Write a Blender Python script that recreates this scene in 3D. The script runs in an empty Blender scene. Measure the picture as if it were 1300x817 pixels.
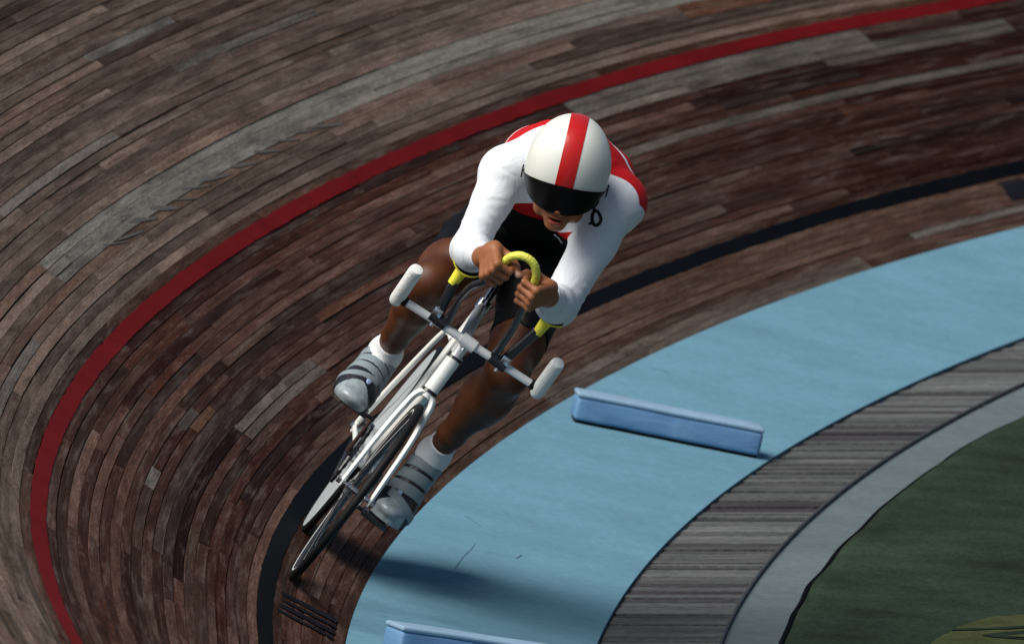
import bpy, bmesh, math, random
import numpy as np
from mathutils import Vector, Matrix
rng = np.random.default_rng(7); random.seed(7)
SC = bpy.context.scene
COL = SC.collection
# ------------------------------------------------------------------ camera
CAM = np.array([-1.9399691937690133, 59.39432407538656, 8.335370495920243])
CR = np.array([[-0.9974992028124179, 0.06695315579610407, -0.022641009640328454],
               [-0.030867066713715308, -0.12450352436808523, 0.9917389256313461],
               [0.06358116530138369, 0.9899576492703455, 0.1262588138311536]])
FPX = 26782.25                      # focal length in photo pixels (1300 wide)
cam = bpy.data.objects.new('camera', bpy.data.cameras.new('camera')); COL.objects.link(cam)
M = Matrix.Identity(4)
# CR rows are world axes x,y,z expressed through camera axes
for i in range(3):
    for j in range(3): M[i][j] = CR[i][j]
    M[i][3] = CAM[i]
cam.matrix_world = M
cam.data.sensor_width = 36; cam.data.lens = FPX * 36 / 1300
cam.data.clip_start = 1; cam.data.clip_end = 3000
cam.data.dof.use_dof = True; cam.data.dof.focus_distance = 59.8; cam.data.dof.aperture_fstop = 9.0
SC.camera = cam
# ------------------------------------------------------------------ light
SUN = Vector((0.509, 0.366, 0.779)).normalized()
w = bpy.data.worlds.new('World'); SC.world = w; w.use_nodes = True
nt = w.node_tree; bg = nt.nodes['Background']; sky = nt.nodes.new('ShaderNodeTexSky')
sky.sky_type = 'NISHITA'; sky.sun_disc = False
sky.sun_elevation = math.asin(SUN.z); sky.sun_rotation = math.atan2(SUN.x, SUN.y)
nt.links.new(sky.outputs[0], bg.inputs[0]); bg.inputs[1].default_value = 0.065
sl = bpy.data.lights.new('sun', 'SUN'); sl.energy = 5.0; sl.angle = math.radians(46); sl.color = (1, .95, .86)
so = bpy.data.objects.new('sun', sl); COL.objects.link(so)
so.rotation_euler = (-SUN).to_track_quat('-Z', 'Y').to_euler()
SC.view_settings.view_transform = 'Standard'; SC.view_settings.look = 'None'
SC.view_settings.exposure = -0.08; SC.view_settings.gamma = 1
try: SC.view_settings.use_curve_mapping = False
except Exception: pass
# ------------------------------------------------------------------ materials
def new_mat(name):
    m = bpy.data.materials.new(name); m.use_nodes = True
    nt = m.node_tree; return m, nt, nt.nodes['Principled BSDF']
def N(nt, typ, **kw):
    n = nt.nodes.new(typ)
    for k, v in kw.items():
        if k.startswith('i_'):
            key = k[2:]; key = int(key) if key.isdigit() else key.replace('_', ' ')
            n.inputs[key].default_value = v
        else: setattr(n, k, v)
    return n
def c4(c): return (c[0], c[1], c[2], 1)
def mat(name, col, rough=.5, metal=0, var=.12, scale=30, bump=0, bscale=200, coat=0, spec=.5, sheen=0):
    m, nt, b = new_mat(name); L = nt.links.new
    tc = N(nt, 'ShaderNodeTexCoord')
    no = N(nt, 'ShaderNodeTexNoise', i_Scale=scale, i_Detail=5.0, i_Roughness=.6)
    L(tc.outputs['Object'], no.inputs['Vector'])
    mr = N(nt, 'ShaderNodeMapRange'); L(no.outputs[0], mr.inputs[0])
    mr.inputs[1].default_value = .25; mr.inputs[2].default_value = .75
    mr.inputs[3].default_value = 1 - var; mr.inputs[4].default_value = 1 + var
    mx = N(nt, 'ShaderNodeVectorMath', operation='SCALE'); mx.inputs[0].default_value = col
    L(mr.outputs[0], mx.inputs['Scale']); L(mx.outputs[0], b.inputs['Base Color'])
    b.inputs['Roughness'].default_value = rough; b.inputs['Metallic'].default_value = metal
    b.inputs['Coat Weight'].default_value = coat; b.inputs['Coat Roughness'].default_value = .08
    b.inputs['Specular IOR Level'].default_value = spec
    if sheen: b.inputs['Sheen Weight'].default_value = sheen
    if bump:
        n2 = N(nt, 'ShaderNodeTexNoise', i_Scale=bscale, i_Detail=3.0); L(tc.outputs['Object'], n2.inputs['Vector'])
        bp = N(nt, 'ShaderNodeBump', i_Strength=bump, i_Distance=.01); L(n2.outputs[0], bp.inputs['Height']); L(bp.outputs[0], b.inputs['Normal'])
    return m
M_white = mat('white_enamel', (.83, .85, .83), .35, var=.03, coat=.35)
M_shell = mat('helmet_shell', (.74, .76, .70), .42, var=.04, scale=12, coat=.25, spec=.25)
M_red = mat('red_gloss', (.48, .012, .012), .4, var=.06, coat=.25, spec=.25)
M_black = mat('black_rubber', (.006, .006, .007), .6, var=.2, spec=.2)
M_blackgloss = mat('black_gloss', (.004, .004, .005), .35, var=.2, spec=.12)
M_blackpaint = mat('black_anodised', (.016, .017, .022), .3, var=.2, metal=0, coat=.3)
M_steel = mat('steel', (.62, .64, .66), .25, metal=1, var=.08)
M_alloy = mat('polished_alloy', (.72, .73, .74), .22, metal=1, var=.05)
M_rim = mat('rim_dark', (.016, .017, .02), .35, var=.1)
M_track = mat('brake_track', (.75, .76, .75), .35, metal=.2, var=.04)
M_bar = mat('bar_alloy', (.74, .76, .77), .28, metal=.12, var=.05)
M_disc = mat('disc_wheel_skin', (.42, .46, .48), .4, var=.08, scale=8)
M_tape = mat('white_grip_tape', (.80, .82, .80), .55, var=.04, bump=.25, bscale=120)
M_ytape = mat('yellow_bar_tape', (.74, .74, .10), .5, var=.08, bump=.4, bscale=160)
M_yellow = mat('yellow_plastic', (.78, .72, .06), .4, var=.05)
M_sock = mat('white_sock', (.76, .78, .80), .9, var=.05, bump=.5, bscale=260)
M_strap = mat('grey_shoe_strap', (.22, .27, .30), .5, var=.12, scale=40, bump=.2)
M_shoe = mat('black_shoe', (.012, .014, .02), .4, var=.3)
M_toe = mat('silver_toe_leather', (.27, .32, .34), .25, var=.35, scale=40)
M_logo = mat('shoe_logo', (.30, .42, .60), .4, var=.1)
M_skin = None
# ------------------------------------------------------------------ track plan geometry
KC = (0.81119809, 0.09613417, 0.03186343)
RK = dict(red=0.6908465624776725, black=0.056636623003861825, blueo=-0.17844365563008116, bluei=-0.8670538185576286, slati=-1.2203715839628178, conci=-1.405239483785569)
HK = dict(red=0.37374679097310476, black=0.00367322432001226, blueo=-0.131674198317837, bluei=-0.23823443358328578, slati=-0.19553804231767985, conci=-0.1953471241434182)
PK = dict(red=([-0.026519528588310557, -0.06148334683210504, -0.011310019167935906, 0.024324597422730722, 0.0018951025673784924], .58, -12.0, 3.98),
          black=([-0.03255860058858524, -0.1272351100717831, -0.15795483416391146, -0.05681818087974315, 0.004252268560425043], .58, -11.24, 1.38),
          blueo=([-0.03591979268952572, -0.10864474761124772, -0.0803189693749476, -0.0013041234303603488, 0.0031914412069854285], .15, -10.78, .32),
          bluei=([0.027973917898711228, 0.03862316349284314, 0.00949966242979447], .15, -8.72, -.78),
          slati=([0.03524443352000031, 0.04246367937141547, 0.00867591169531115], 0, -7.36, -.64),
          conci=([-0.003240176207755969, -0.003528917961471023, -0.0006844498285049918], 0, -6.54, -.76))
S = np.linspace(-34, 24, 5801)
_k = KC[0]/25 + KC[1]*np.clip(S, -14, 6)/2500 + KC[2]*np.clip(S, -14, 6)**2/1e5
_ds = S[1]-S[0]; TH = np.concatenate([[0], np.cumsum((_k[1:]+_k[:-1])/2*_ds)]); _i0 = np.argmin(abs(S)); TH -= TH[_i0]
_dx, _dy = -np.sin(TH), np.cos(TH)
PX = np.concatenate([[0], np.cumsum((_dx[1:]+_dx[:-1])/2*_ds)]); PY = np.concatenate([[0], np.cumsum((_dy[1:]+_dy[:-1])/2*_ds)])
PX -= PX[_i0]; PY -= PY[_i0]; NX, NY = np.cos(TH), np.sin(TH)
CUR = {}
for k in RK:
    p, sl_, s0, s1 = PK[k]; dr = np.polyval(p, np.clip(S, s0, s1)/6)
    h = HK[k] + sl_*dr
    if k in ('red', 'black'): h = h + HK[k]*(-0.2615*np.clip(S, -14, 6)/20)
    r = RK[k] + dr
    CUR[k] = np.stack([PX+r*NX, PY+r*NY, h + 0*S], 1)
def cpt(k, s):
    s = np.atleast_1d(s); C = CUR[k]
    return np.stack([np.interp(s, S, C[:, i]) for i in range(3)], 1)
W_IN, W_RED = -.27, .73
def pt(s, w, lift=0.):
    """point on the banked boards: s along the track (m), w up the bank from the black line"""
    s, w = np.broadcast_arrays(np.asarray(s, float), np.asarray(w, float)); sh = s.shape
    s = s.ravel(); w = w.ravel()
    bo, bl, re = cpt('blueo', s), cpt('black', s), cpt('red', s)
    up = re-bl; L = np.linalg.norm(up, axis=1)[:, None]; u = up/L
    a = (w/W_RED)[:, None]; b = (w/W_IN)[:, None]
    P = np.where(w[:, None] < 0, bl+(bo-bl)*b, np.where(w[:, None] < W_RED, bl+up*a, re+u*(w-W_RED)[:, None]))
    nrm = np.stack([-u[:, 2]*np.interp(s, S, NX), -u[:, 2]*np.interp(s, S, NY), np.hypot(u[:, 0], u[:, 1])], 1)
    P = P + nrm*np.asarray(lift).reshape(-1, 1) if np.ndim(lift) else P + nrm*lift
    return P.reshape(sh+(3,))
def proj(P):
    c = (np.atleast_2d(P)-CAM) @ CR
    return np.stack([650+FPX*c[:, 0]/-c[:, 2], 408.5-FPX*c[:, 1]/-c[:, 2]], 1)
# ------------------------------------------------------------------ object helpers
def mesh_obj(name, V, F, m, parent=None, smooth=False, kind=None, uv=None, attrs=None, color=None):
    me = bpy.data.meshes.new(name)
    V = np.asarray(V, float); me.from_pydata([tuple(v) for v in V], [], [tuple(int(i) for i in f) for f in F])
    if m is not None:
        for mm in (m if isinstance(m, (list, tuple)) else [m]): me.materials.append(mm)
    if uv is not None:
        ul = me.uv_layers.new(name='uv'); li = np.empty(len(me.loops), int); me.loops.foreach_get('vertex_index', li)
        ul.data.foreach_set('uv', np.asarray(uv, float)[li].ravel())
    if attrs:
        for k, a in attrs.items():
            at = me.attributes.new(k, 'FLOAT', 'POINT'); at.data.foreach_set('value', np.asarray(a, float))
    if color is not None:
        at = me.attributes.new('tone', 'FLOAT_COLOR', 'POINT'); cc = np.ones((len(V), 4)); cc[:, :3] = color; at.data.foreach_set('color', cc.ravel())
    if smooth: me.polygons.foreach_set('use_smooth', [True]*len(me.polygons))
    me.update()
    o = bpy.data.objects.new(name, me); COL.objects.link(o)
    if parent is not None: o.parent = parent
    if kind: o['kind'] = kind
    return o
def tag(o, label, cat, group=None):
    o['label'] = label; o['category'] = cat
    if group: o['group'] = group
    return o
def empty(name, loc=(0, 0, 0), rot=None):
    o = bpy.data.objects.new(name, None); COL.objects.link(o); o.empty_display_size = .1
    if rot is not None:
        mm = Matrix.Identity(4)
        for i in range(3):
            for j in range(3): mm[i][j] = rot[i][j]
            mm[i][3] = loc[i]
        o.matrix_world = mm
    else: o.location = loc
    return o
def grid_faces(nu, nv):
    return [(i*nv+j, (i+1)*nv+j, (i+1)*nv+j+1, i*nv+j+1) for i in range(nu-1) for j in range(nv-1)]
def sheet(name, P, m, parent=None, kind='structure', uv=None, smooth=True, flip=False):
    nu, nv = P.shape[:2]; F = grid_faces(nu, nv)
    if flip: F = [f[::-1] for f in F]
    return mesh_obj(name, P.reshape(-1, 3), F, m, parent, smooth, kind, None if uv is None else uv.reshape(-1, 2))
def lerp_curves(a, b, s, t, dz=0):
    A, B = cpt(a, s), cpt(b, s); P = A[:, None]*(1-t[None, :, None])+B[:, None]*t[None, :, None]; P[..., 2] += dz; return P
class MB:
    def __init__(s): s.V = []; s.F = []; s.n = 0
    def add(s, V, F):
        V = np.asarray(V, float); s.F += [tuple(i+s.n for i in f) for f in F]; s.V.append(V); s.n += len(V); return s
    def tube(s, pts, r, n=12, flat=None, cap=True):
        P = np.asarray(pts, float); m = len(P); r = np.broadcast_to(np.asarray(r, float), (m,))
        T = np.gradient(P, axis=0); T /= np.linalg.norm(T, axis=1)[:, None]+1e-12
        ref = np.array([0, 0, 1.]) if abs(T[0][2]) < .9 else np.array([1., 0, 0])
        if flat is not None: ref = np.asarray(flat[0], float)
        U = []; u = ref-T[0]*(ref@T[0]); u /= np.linalg.norm(u)
        for i in range(m):
            u = u-T[i]*(u@T[i]); u /= np.linalg.norm(u); U.append(u)
        U = np.array(U); Wv = np.cross(T, U); a = np.arange(n)*2*math.pi/n
        k1, k2 = (flat[1], flat[2]) if flat is not None else (1, 1)
        V = P[:, None]+r[:, None, None]*(np.cos(a)[None, :, None]*U[:, None]*k1+np.sin(a)[None, :, None]*Wv[:, None]*k2)
        F = [(i*n+j, i*n+(j+1) % n, (i+1)*n+(j+1) % n, (i+1)*n+j) for i in range(m-1) for j in range(n)]
        V = V.reshape(-1, 3)
        if cap:
            F.append(tuple(range(n))[::-1]); F.append(tuple((m-1)*n+j for j in range(n)))
        return s.add(V, F)
    def box(s, c, ax, hs, bev=0):
        c = np.asarray(c, float); ax = np.asarray(ax, float)
        if bev <= 0:
            sg = np.array([(x, y, z) for x in (-1, 1) for y in (-1, 1) for z in (-1, 1)], float)
            V = c+(sg*np.asarray(hs))@ax
            return s.add(V, [(0, 1, 3, 2), (4, 6, 7, 5), (0, 4, 5, 1), (2, 3, 7, 6), (0, 2, 6, 4), (1, 5, 7, 3)])
        bm = bmesh.new(); bmesh.ops.create_cube(bm, size=2)
        for v in bm.verts: v.co = Vector((v.co.x*hs[0], v.co.y*hs[1], v.co.z*hs[2]))
        bmesh.ops.bevel(bm, geom=bm.edges[:], offset=bev, segments=2, affect='EDGES', profile=.5)
        bm.verts.index_update(); V = np.array([v.co[:] for v in bm.verts]); F = [[v.index for v in f.verts] for f in bm.faces]; bm.free()
        return s.add(c+V@ax, F)
    def lathe(s, prof, c, axis, n=48, closed=False):
        """prof: list of (radius, along axis)"""
        axis = np.asarray(axis, float); axis /= np.linalg.norm(axis); ref = np.array([0, 0, 1.]) if abs(axis[2]) < .9 else np.array([1., 0, 0])
        u = np.cross(axis, ref); u /= np.linalg.norm(u); v = np.cross(axis, u); a = np.arange(n)*2*math.pi/n
        prof = np.asarray(prof, float); m = len(prof)
        V = np.asarray(c)+prof[:, 1][:, None, None]*axis+prof[:, 0][:, None, None]*(np.cos(a)[None, :, None]*u+np.sin(a)[None, :, None]*v)
        F = [(i*n+j, i*n+(j+1) % n, ((i+1) % m)*n+(j+1) % n, ((i+1) % m)*n+j) for i in range(m if closed else m-1) for j in range(n)]
        return s.add(V.reshape(-1, 3), F)
    def build(s, name, m, parent=None, smooth=True, autosmooth=True, kind=None):
        o = mesh_obj(name, np.concatenate(s.V), s.F, m, parent, smooth, kind)
        bm = bmesh.new(); bm.from_mesh(o.data); bmesh.ops.recalc_face_normals(bm, faces=bm.faces); bm.to_mesh(o.data); bm.free()
        if smooth and autosmooth:
            try: o.data.set_sharp_from_angle(angle=math.radians(40))
            except Exception: pass
        return o
def spline(pts, n=8):
    P = np.asarray(pts, float); P = np.vstack([2*P[0]-P[1], P, 2*P[-1]-P[-2]]); out = []
    for i in range(1, len(P)-2):
        for t in np.arange(n)/n:
            a, b, c, d = P[i-1:i+3]
            out.append(.5*((2*b)+(-a+c)*t+(2*a-5*b+4*c-d)*t*t+(-a+3*b-3*c+d)*t**3))
    out.append(P[-2]); return np.array(out)
# value noise for tones
_NG = rng.random((64, 64))
def vnoise(x, y):
    x = np.asarray(x) % 64; y = np.asarray(y) % 64; i = np.floor(x).astype(int); j = np.floor(y).astype(int); fx = x-i; fy = y-j
    fx = fx*fx*(3-2*fx); fy = fy*fy*(3-2*fy); g = lambda a, b: _NG[a % 64, b % 64]
    return (g(i, j)*(1-fx)+g(i+1, j)*fx)*(1-fy)+(g(i, j+1)*(1-fx)+g(i+1, j+1)*fx)*fy
#====SETTING====
# ------------------------------------------------------------------ setting materials
def wood_mat(name='weathered_track_board', big_w=.65, bloom=.62, bl=(.34, 1.66)):
    m, nt, b = new_mat(name); L = nt.links.new
    at = N(nt, 'ShaderNodeAttribute', attribute_name='tone'); uv = N(nt, 'ShaderNodeUVMap', uv_map='uv')
    def noise(sx, sy, det, rough=.6):
        mp = N(nt, 'ShaderNodeMapping'); mp.inputs['Scale'].default_value = (sx, sy, 1); L(uv.outputs[0], mp.inputs['Vector'])
        n = N(nt, 'ShaderNodeTexNoise', i_Scale=1.0, i_Detail=det, i_Roughness=rough); L(mp.outputs[0], n.inputs['Vector']); return n
    def mrange(src, a, b_, c, d):
        r = N(nt, 'ShaderNodeMapRange'); L(src, r.inputs[0]); r.inputs[1].default_value = a; r.inputs[2].default_value = b_; r.inputs[3].default_value = c; r.inputs[4].default_value = d; return r.outputs[0]
    grain = noise(3.5, 420, 5); blot = noise(2.2, 26, 7, .74); fine = noise(22, 160, 4, .7); big = noise(.7, 4.5, 5)
    g1 = mrange(grain.outputs[0], .3, .7, .70, 1.30); g2 = mrange(blot.outputs[0], .3, .7, bl[0], bl[1]); g3 = mrange(fine.outputs[0], .3, .7, .55, 1.45)
    mu = N(nt, 'ShaderNodeMath', operation='MULTIPLY'); L(g1, mu.inputs[0]); L(g2, mu.inputs[1])
    mu2 = N(nt, 'ShaderNodeMath', operation='MULTIPLY'); L(mu.outputs[0], mu2.inputs[0]); L(g3, mu2.inputs[1])
    sc = N(nt, 'ShaderNodeVectorMath', operation='SCALE'); L(at.outputs['Color'], sc.inputs[0]); L(mu2.outputs[0], sc.inputs['Scale'])
    # grey bloom where the varnish has worn off
    mx = N(nt, 'ShaderNodeMix', data_type='RGBA'); mask = mrange(blot.outputs[0], .52, .80, 0, bloom); L(mask, mx.inputs[0])
    L(sc.outputs[0], mx.inputs[6]); mx.inputs[7].default_value = (.175, .160, .145, 1)
    mx2 = N(nt, 'ShaderNodeMix', data_type='RGBA'); mk2 = mrange(big.outputs[0], .50, .72, 0, big_w); L(mk2, mx2.inputs[0])
    L(mx.outputs[2], mx2.inputs[6]); mx2.inputs[7].default_value = (.040, .026, .024, 1)
    st = noise(.9, 75, 4, .6); mx3 = N(nt, 'ShaderNodeMix', data_type='RGBA'); L(mrange(st.outputs[0], .56, .74, 0, .42*bloom/.62), mx3.inputs[0])
    L(mx2.outputs[2], mx3.inputs[6]); mx3.inputs[7].default_value = (.165, .150, .132, 1)
    L(mx3.outputs[2], b.inputs['Base Color'])
    b.inputs['Roughness'].default_value = .85; b.inputs['Specular IOR Level'].default_value = .03
    bp = N(nt, 'ShaderNodeBump', i_Strength=.35, i_Distance=.003); L(grain.outputs[0], bp.inputs['Height']); L(bp.outputs[0], b.inputs['Normal'])
    return m
M_wood = wood_mat(); M_lath = wood_mat('grey_lath', .12, .25, (.75, 1.25))
M_gap = mat('track_underlay', (.012, .010, .010), .9, var=.3, scale=6)
def paint_mat(name, col, wear, wcol, var=.15, scale=3.0, rough=.6, fine=60.):
    m, nt, b = new_mat(name); L = nt.links.new; tc = N(nt, 'ShaderNodeTexCoord')
    n1 = N(nt, 'ShaderNodeTexNoise', i_Scale=scale, i_Detail=6.0, i_Roughness=.65); n2 = N(nt, 'ShaderNodeTexNoise', i_Scale=fine, i_Detail=5.0, i_Roughness=.7)
    L(tc.outputs['Object'], n1.inputs['Vector']); L(tc.outputs['Object'], n2.inputs['Vector'])
    def mr(src, a, b_, c, d):
        r = N(nt, 'ShaderNodeMapRange'); L(src, r.inputs[0]); r.inputs[1].default_value = a; r.inputs[2].default_value = b_; r.inputs[3].default_value = c; r.inputs[4].default_value = d; return r.outputs[0]
    a = mr(n1.outputs[0], .3, .7, 1-var, 1+var); c = mr(n2.outputs[0], .3, .7, 1-var, 1+var)
    mu = N(nt, 'ShaderNodeMath', operation='MULTIPLY'); L(a, mu.inputs[0]); L(c, mu.inputs[1])
    sc = N(nt, 'ShaderNodeVectorMath', operation='SCALE'); sc.inputs[0].default_value = col; L(mu.outputs[0], sc.inputs['Scale'])
    mx = N(nt, 'ShaderNodeMix', data_type='RGBA'); L(mr(n2.outputs[0], .62, .74, 0, wear), mx.inputs[0]); L(sc.outputs[0], mx.inputs[6]); mx.inputs[7].default_value = c4(wcol)
    L(mx.outputs[2], b.inputs['Base Color']); b.inputs['Roughness'].default_value = rough; b.inputs['Specular IOR Level'].default_value = .03
    bp = N(nt, 'ShaderNodeBump', i_Strength=.15, i_Distance=.003); L(n2.outputs[0], bp.inputs['Height']); L(bp.outputs[0], b.inputs['Normal'])
    return m
M_redline = paint_mat('red_line_paint', (.135, .005, .006), .35, (.06, .012, .012), .22)
M_blackline = paint_mat('black_line_paint', (.0022, .002, .0026), .3, (.008, .008, .009), .25)
M_stripe = paint_mat('black_stripe_paint', (.010, .009, .013), .5, (.04, .035, .04), .3)
M_blue = paint_mat('blue_band_paint', (.125, .260, .342), .3, (.10, .205, .27), .11, 2.6, .7, 38.)
M_crack = mat('paint_crack', (.06, .14, .185), .9, var=.4)
M_conc = paint_mat('pale_concrete', (.112, .142, .152), .5, (.07, .095, .10), .14, 2.2, .85, 28.)
M_turf = paint_mat('green_carpet', (.022, .035, .024), .8, (.034, .034, .020), .45, 2.0, .95, 70.)
M_yel = paint_mat('yellow_patch', (.052, .060, .026), .95, (.026, .036, .022), .3, 8., .9, 90.)
M_ydark = paint_mat('dark_patch', (.016, .026, .018), .3, (.02, .03, .02), .3, 8., .9, 90.)
M_edge = mat('aluminium_edging', (.045, .05, .055), .6, var=.2, scale=9)
M_base = mat('ground_soil', (.09, .085, .075), .95, var=.3, scale=.8)

# ground to the horizon
mesh_obj('ground', [(-900, -900, -.75), (900, -900, -.75), (900, 900, -.75), (-900, 900, -.75)], [(0, 1, 2, 3)], M_base, kind='structure')
SS = np.linspace(-30, 7.6, 301)
# dark underlay below the boards
wv = np.array([W_IN, -.1, 0, .25, .5, W_RED, 1.5, 2.5, 3.9])
track = sheet('track', pt(SS[:, None], wv[None, :], -.018), M_gap, flip=False)
# ------------------------------------------------------------------ track boards
edges = list(np.linspace(W_IN, -.025, 8)) + list(np.linspace(.025, .705, 21)) + list(np.linspace(.755, .755+.034*90, 91))
edges = sorted(set(np.round(edges, 5)))
S0, S1 = -17.5, 7.0
TONES = np.array([(.150, .140, .134), (.118, .098, .088), (.090, .068, .060), (.100, .072, .058), (.125, .112, .106), (.070, .048, .044), (.052, .036, .036), (.110, .066, .044), (.165, .158, .152), (.080, .052, .042)])
TW = np.array([3, 4, 4, 4, 4, 3, 2, 1.3, 1.6, 3]); TW = TW/TW.sum()
ROW = {}
def plank_tone(s, w):
    k = round(w, 3)
    if k not in ROW: ROW[k] = (rng.choice(len(TONES), p=TW), rng.uniform(.78, 1.22), rng.uniform(0, 40))
    b, g, ph = ROW[k]
    base = TONES[b] if rng.random() < .45 else TONES[rng.choice(len(TONES), p=TW)]
    t = (.5*base+.5*np.array([.098, .080, .074]))*g*(.60+.85*vnoise(s*.42+ph, w*1.7+3))
    q = rng.random()
    if q < .06: t = t*.5+.5*np.array([.165, .160, .155])
    elif q < .12: t = t*np.array([.58, .50, .50])
    elif q < .15: t = t*.5+.5*np.array([.110, .055, .036])
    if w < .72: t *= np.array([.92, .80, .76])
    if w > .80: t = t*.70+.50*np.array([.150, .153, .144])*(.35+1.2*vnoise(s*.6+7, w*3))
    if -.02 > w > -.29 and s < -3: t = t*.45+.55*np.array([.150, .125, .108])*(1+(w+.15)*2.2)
    if s < -8 and .03 < w < .66: t = t*(1-(1-np.array([.48, .36, .32]))*min(1, max(.25, (-8.2-s)/2.2)))       # shade and vignette painted into the board tones round the bend
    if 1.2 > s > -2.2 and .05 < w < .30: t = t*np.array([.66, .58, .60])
    if w > .8: t = t*rng.uniform(.70, 1.42)
    if 1.72 < w < 2.1: t = t*.5  # corner vignette darkening put into the colour of the outer boards
    return np.clip((t-.008)*(np.array([.86, .63, .53])*.82 if w < .72 else np.array([.84, .64, .54])), .006, .3)
planks = []
# (s0, s1, w0, w1, colour): boards that stand out in the photograph
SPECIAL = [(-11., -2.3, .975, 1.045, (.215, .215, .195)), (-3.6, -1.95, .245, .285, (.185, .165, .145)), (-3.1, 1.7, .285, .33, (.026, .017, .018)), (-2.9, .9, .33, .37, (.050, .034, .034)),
           (-.5, -.12, .40, .44, (.20, .20, .19)), (-1.8, -1.4, .40, .44, (.17, .16, .15)), (-2., -1.5, .36, .40, (.125, .066, .036)), (-10.95, -10.2, .88, .965, (.15, .052, .026)),
           (-11.3, -10.5, .37, .41, (.13, .055, .03)), (.25, 1.0, -.14, -.06, (.115, .048, .036)), (-11.3, -8.5, .62, .70, (.185, .175, .155)), (-12.4, -10.8, .56, .62, (.15, .14, .12)),
           (-12.6, -8.2, .42, .47, (.155, .14, .12)), (-11.1, -9.9, -.215, -.165, (.17, .165, .16)), (-9.3, -5.2, -.27, -.20, (.150, .130, .112)), (-6.3, -5.2, 1.50, 1.545, (.20, .205, .20)),
           (-4.6, -2.6, 1.24, 1.28, (.18, .185, .18)), (-7.5, -5.8, 1.33, 1.37, (.16, .155, .145)), (-9., -7.2, 1.16, 1.2, (.15, .125, .10)), (-4.1, -3.2, 1.16, 1.2, (.055, .035, .035)), (-1.2, 1.2, .90, .94, (.15, .15, .145))]
def special(sm, wc):
    for (a, b_, wa, wb, t) in SPECIAL:
        if a <= sm <= b_ and wa <= wc <= wb: return np.array(t)
    return None
for i in range(len(edges)-1):
    w0, w1 = edges[i], edges[i+1]; wc = (w0+w1)/2
    brk = sorted(set([q for (a, b_, wa, wb, t) in SPECIAL if wa <= wc <= wb for q in (a, b_)]))
    s = S0 - rng.random()*1.5
    while s < S1:
        L = rng.choice([.5, 1.1, 1.8, 2.6, 3.4, 4.4], p=[.08, .16, .24, .24, .18, .10])*(.85+.3*rng.random())
        e = s+L
        for q in brk:
            if s+.02 < q < e: e = q; break
        planks.append((s, e, w0, w1)); s = e
def plank_geo(s0, s1, w0, w1):
    L = s1-s0; n = max(2, int(math.ceil(L/.4))+1); s = np.linspace(s0+.0025, s1-.0025, n)
    g0, g1 = (.0006+.0022*rng.random()**2, .0006+.0022*rng.random()**2); lift = rng.normal(0, .0009)
    tl = rng.normal(0, .0009)
    V = np.stack([pt(s, w0+g0, -.016), pt(s, w0+g0, lift+tl), pt(s, w1-g1, lift-tl), pt(s, w1-g1, -.016)], 1).reshape(-1, 3)
    F = []
    for k in range(n-1):
        a, b_ = k*4, (k+1)*4
        F += [(a, b_, b_+1, a+1), (a+1, b_+1, b_+2, a+2), (a+2, b_+2, b_+3, a+3)]
    F += [(0, 1, 2, 3), (4*n-1, 4*n-2, 4*n-3, 4*n-4)]
    ou, ov = rng.random()*50, rng.random()*9
    uv = np.stack([np.repeat(s, 4)+ou, np.tile([w0, w0, w1, w1], n)+ov], 1)
    return V, F, uv
info = []
for p in planks:
    sm = np.array([p[0], (p[0]+p[1])/2, p[1]]); I = proj(pt(np.repeat(sm, 2), np.tile([p[2], p[3]], 3)))
    vis = ((I[:, 0] > -20) & (I[:, 0] < 1320) & (I[:, 1] > -20) & (I[:, 1] < 837)).mean()
    J = proj(pt(np.array([p[0], p[1], p[1], p[0]]), np.array([p[2], p[2], p[3], p[3]])))
    ar = abs(sum(J[k][0]*J[(k+1) % 4][1]-J[(k+1) % 4][0]*J[k][1] for k in range(4)))/2
    info.append(ar*vis)
order = np.argsort(-np.array(info)); single = set(int(k) for k in order[:300] if info[k] > 0)
RV, RF_, RU, RC, rn = [], [], [], [], 0
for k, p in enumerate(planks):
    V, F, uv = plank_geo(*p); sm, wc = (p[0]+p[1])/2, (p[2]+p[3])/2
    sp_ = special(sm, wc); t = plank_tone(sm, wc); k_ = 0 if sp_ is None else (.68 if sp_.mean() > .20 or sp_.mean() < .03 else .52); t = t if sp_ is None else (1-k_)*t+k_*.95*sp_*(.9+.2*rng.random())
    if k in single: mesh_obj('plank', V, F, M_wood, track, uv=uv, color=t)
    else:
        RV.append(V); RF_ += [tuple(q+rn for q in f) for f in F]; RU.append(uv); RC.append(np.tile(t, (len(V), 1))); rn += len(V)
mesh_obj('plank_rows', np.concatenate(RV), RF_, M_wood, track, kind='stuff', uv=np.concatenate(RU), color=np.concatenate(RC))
# ------------------------------------------------------------------ painted lines on the boards
def line(name, wc, hw, m, s0=-17.4, s1=6.9, lift=.003, jit=.0012):
    s = np.arange(s0, s1, .06); j0, j1 = rng.normal(0, jit, len(s)), rng.normal(0, jit, len(s))
    P = np.stack([pt(s, wc-hw+j0, lift), pt(s, np.full(len(s), wc), lift), pt(s, wc+hw+j1, lift)], 1)
    return sheet(name, P, m)
line('red_line', W_RED, .0265, M_redline); line('black_line', 0, .0265, M_blackline)
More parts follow.
